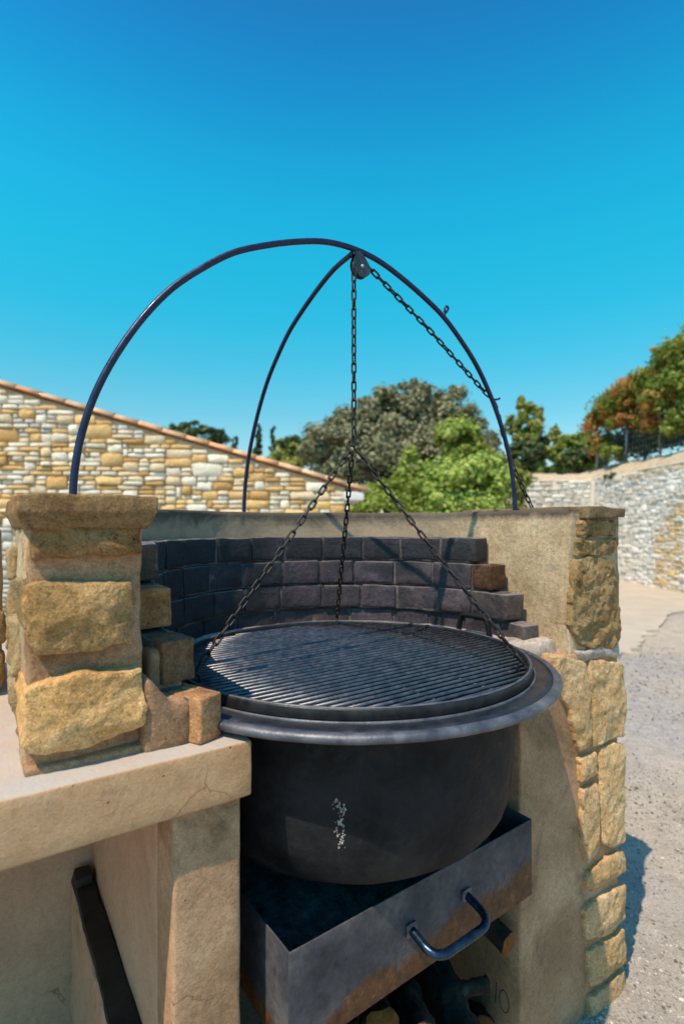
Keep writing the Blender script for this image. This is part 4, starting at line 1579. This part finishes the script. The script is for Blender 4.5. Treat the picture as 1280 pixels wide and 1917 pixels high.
plant('oak_tree', 'broad grey green evergreen oak rising behind the cauldron chains', 'tree', foot(755, 19),
      pb(19, (760, 800, 95, 62), (690, 815, 80, 55), (625, 835, 58, 42), (835, 800, 62, 50), (880, 825, 44, 42), (790, 748, 34, 30), (848, 762, 40, 34), (725, 765, 42, 36),
         (650, 790, 32, 26), (605, 850, 40, 35), (700, 880, 100, 60), (820, 870, 90, 60), (910, 850, 34, 34), (765, 728, 22, 18), (680, 775, 28, 26)), 60000, .085, M['oak'], 1, .35, limbs=9, shell=.55, clump=.62)
plant('leafy_bush', 'bright light green leafy bush just behind the barbecue wall', 'bush', foot(875, 11),
      pb(11, (860, 915, 62, 52), (905, 905, 48, 50), (820, 935, 36, 40), (935, 930, 30, 44), (870, 960, 90, 50), (880, 1000, 80, 50)), 16000, .062, M['bright'], 2, .07, shell=.5, clump=.75)
plant('yellow_tree', 'slim yellow green young tree between oak and light green bush', 'tree', foot(775, 13),
      pb(13, (775, 880, 30, 34), (768, 915, 36, 36), (790, 930, 34, 40), (760, 960, 40, 40), (742, 945, 24, 24)), 9000, .06, M['yellow'], 3, .06, clump=.8)
plant('yellow_shrub', 'low yellow green shrub beside the corner of the stone house', 'shrub', foot(705, 11.5),
      pb(11.5, (700, 935, 32, 24), (725, 920, 24, 24), (680, 950, 30, 24), (720, 960, 50, 34)), 7000, .05, M['yellow'], 4, .05, clump=.8)
plant('green_tree', 'mid green tree at the right foot of the grey oak', 'tree', foot(860, 15.5),
      pb(15.5, (850, 815, 34, 26), (880, 835, 28, 24), (865, 850, 40, 30)), 8000, .075, M['vine'], 5, .12, clump=.7, extra=(pb(15.3, (860, 815, 36, 26)), 2500, M['bright']))
plant('olive_shrub', 'yellowish shrub crossed by the right leg of the arch', 'shrub', foot(930, 14),
      pb(14, (925, 885, 38, 30), (950, 905, 34, 34), (905, 880, 26, 22), (930, 940, 44, 40)), 8000, .07, M['pine'], 6, .08, clump=.75)
plant('pointed_tree', 'upright tree with ragged top just right of the arch leg', 'tree', foot(985, 23),
      pb(23, (988, 800, 34, 34), (975, 840, 30, 30), (1005, 830, 34, 36), (985, 765, 20, 22), (960, 800, 20, 26), (1012, 785, 18, 20), (990, 860, 45, 30), (990, 900, 50, 40)), 9000, .11, M['pine'], 7, .25, extra=(pb(23, (990, 850, 42, 34)), 2000, M['dark']))
plant('round_tree', 'round green tree between pointed tree and orange vine', 'tree', foot(1085, 24, 2.9),
      pb(24, (1085, 830, 36, 26), (1065, 850, 34, 28), (1105, 850, 34, 30), (1085, 870, 50, 24)), 8000, .11, M['vine'], 8, .2, extra=(pb(24, (1090, 862, 44, 22)), 4000, M['dark']))
plant('dark_tree', 'dark tree top showing just above the house roof edge', 'tree', foot(365, 26),
      pb(26, (360, 803, 34, 12), (390, 812, 26, 12), (335, 800, 18, 8), (365, 830, 60, 30), (370, 880, 70, 50)), 8000, .12, M['dark'], 9, .3)
for i, (px, py, w_) in enumerate(((484, 798, 13), (511, 800, 12), (440, 818, 14))):
    bl = []
    for k in range(6):
        bl.append((px, py + 10 + k * 15, w_ * (.35 + .16 * k), 12))
    plant('cypress_tree', ['dark cypress tip showing beside the rear arch leg above the roof', 'second dark cypress tip, just right of the rear arch leg above the roof',
                           'low dark cypress tip left of the rear arch leg above the roof'][i], 'tree', foot(px, 30), pb(30, *bl), 2600, .10, M['dark'], 30 + i, .18, 'cypress tips above the roof', limbs=1)
plant('background_tree', 'olive green tree between the cypress tips and the grey oak', 'tree', foot(560, 27),
      pb(27, (560, 835, 34, 20), (590, 850, 40, 30), (535, 840, 24, 16), (560, 880, 70, 40)), 7000, .13, M['pine'], 12, .3, extra=(pb(27, (565, 850, 55, 26)), 3000, M['dark']))
# far wood closing the gaps
bl = []
for k in range(34):
    bl.append((-200 + k * 52 + random.uniform(-12, 12), 915 + random.uniform(-14, 14), 46, 50))
v, f = leaf_cloud(pb(45, *bl), 26000, .30, 77)
o = bpy.data.objects.new('treeline', np_mesh('treeline', v, f, M['dark'])); COL.objects.link(o)
tag(o, 'distant dark green wood behind the trees', 'wood', kind='stuff')

# wire fence along the top of the retaining wall with vine over it
FX = 7.62
fy = [9.6, 11.35, 12.75, 14.25, 15.9]
fz = lambda y: WT + .33
fence = empty('wire_fence', Matrix.Translation((FX, 9.6, WT + .3)))
tag(fence, 'galvanised wire mesh fence with thin posts on top of the white wall', 'fence')
for y in fy:
    V, F = tube([(0, y - 9.6, -.35), (0, y - 9.6, 1.75)], .032, 8)
    obj('post', V, F, M['galv'], fence)
mb = MB()
for k in range(11):
    z = .1 + k * .15
    mb.add(*tube([(0, 0, z), (0, 6.3, z)], .003, 4, cap=False))
for k in range(43):
    y = k * .15
    mb.add(*tube([(.006, y, .1), (.006, y, 1.6)], .003, 4, cap=False))
o = mbobj('wire_mesh', mb, M['galv'], fence)

vb_g, vb_o = [], []
rv = random.Random(8)
def vblob(px, py, rx, ry):
    # on the fence plane x = FX
    d = FX / ((px - CX) / FPX)
    p = at(px, py, d)
    k = d / FPX
    return ((p.x + rv.uniform(-.15, .25), p.y, p.z), (.40, rx * k * 1.7, ry * k))
for b in ((1140, 768, 20, 22), (1250, 690, 34, 34), (1278, 668, 34, 30), (1232, 722, 26, 22), (1292, 720, 30, 34), (1165, 762, 18, 18), (1215, 705, 18, 16), (1315, 650, 36, 40), (1265, 735, 22, 20), (1290, 770, 20, 24),
          (1136, 840, 14, 18), (1158, 850, 16, 16), (1262, 808, 18, 14), (1280, 790, 18, 22)): vb_g.append(vblob(*b))
for b in ((1185, 738, 26, 24), (1205, 718, 24, 22), (1165, 752, 22, 20), (1150, 775, 20, 16), (1200, 752, 26, 20), (1262, 668, 18, 12), (1240, 752, 22, 16), (1126, 800, 11, 26), (1130, 835, 11, 22), (1218, 770, 18, 16), (1180, 790, 20, 14), (1225, 800, 16, 18), (1245, 660, 14, 10)): vb_o.append(vblob(*b))
base = Vector((FX, 12.5, WT + .3))
vine = empty('climbing_vine', Matrix.Translation(base))
tag(vine, 'climbing vine with green and orange autumn leaves hanging over the wire fence', 'vine')
rel = lambda bl: [((c[0] - base.x, c[1] - base.y, c[2] - base.z), r) for c, r in bl]
v, f = leaf_cloud(rel(vb_g), 15000, .060, 81, clump=1.0, per=60)
o = bpy.data.objects.new('green_leaves', np_mesh('green_leaves', v, f, M['vine'])); COL.objects.link(o); o.parent = vine
v, f = leaf_cloud(rel(vb_o), 6500, .055, 83, clump=1.1, per=40)
o = bpy.data.objects.new('green_leaves', np_mesh('green_leaves', v, f, M['vine'])); COL.objects.link(o); o.parent = vine
v, f = leaf_cloud(rel(vb_o), 8500, .055, 82, clump=1.0, per=40)
o = bpy.data.objects.new('orange_leaves', np_mesh('orange_leaves', v, f, M['orange'])); COL.objects.link(o); o.parent = vine
for y0 in (-2.6, -1.1, .3, 1.7, 2.9):
    pth = [(rv.uniform(-.05, .05), y0 + rv.uniform(-.1, .1) + k * rv.uniform(-.06, .06), -.1 + k * .28) for k in range(8)]
    obj('stem', *tube(smooth_path(pth, 3), .022, 6), M['trunk'], vine)
plant('fence_shrub', 'dark green shrub at the foot of the wire fence below the orange vine', 'shrub', Vector((8.1, 14.4, WT + .3)),
      [((8.1, 14.3, 3.75), (.4, .65, .6)), ((8.15, 13.6, 3.6), (.35, .6, .5)), ((8.1, 15.1, 3.5), (.35, .6, .5)), ((8.2, 12.9, 3.7), (.35, .6, .6)), ((8.1, 14.0, 4.1), (.3, .8, .5)), ((8.2, 12.2, 3.7), (.3, .5, .5))], 12000, .06, M['dark'], 15, .04, clump=.9)
plant('fence_shrub', 'green shrub behind the fence at the right edge', 'shrub', Vector((8.3, 11.9, WT + .3)),
      [((8.3, 11.9, 3.7), (.4, .7, .7)), ((8.2, 11.4, 3.6), (.35, .7, .5)), ((8.4, 11.2, 4.3), (.4, .8, .7))], 9000, .06, M['vine'], 16, .04, extra=([((8.3, 11.9, 3.6), (.4, .6, .6))], 1500, M['dark']))
plant('wall_tuft', 'small green tuft growing on top of the white wall', 'plant', Vector((7.16, 14.2, WT + .02)),
      [((7.14, 14.15, 2.72), (.14, .22, .12)), ((7.12, 13.95, 2.68), (.1, .14, .08))], 420, .045, M['dark'], 17, .01, limbs=1)
bpy.context.view_layer.update()
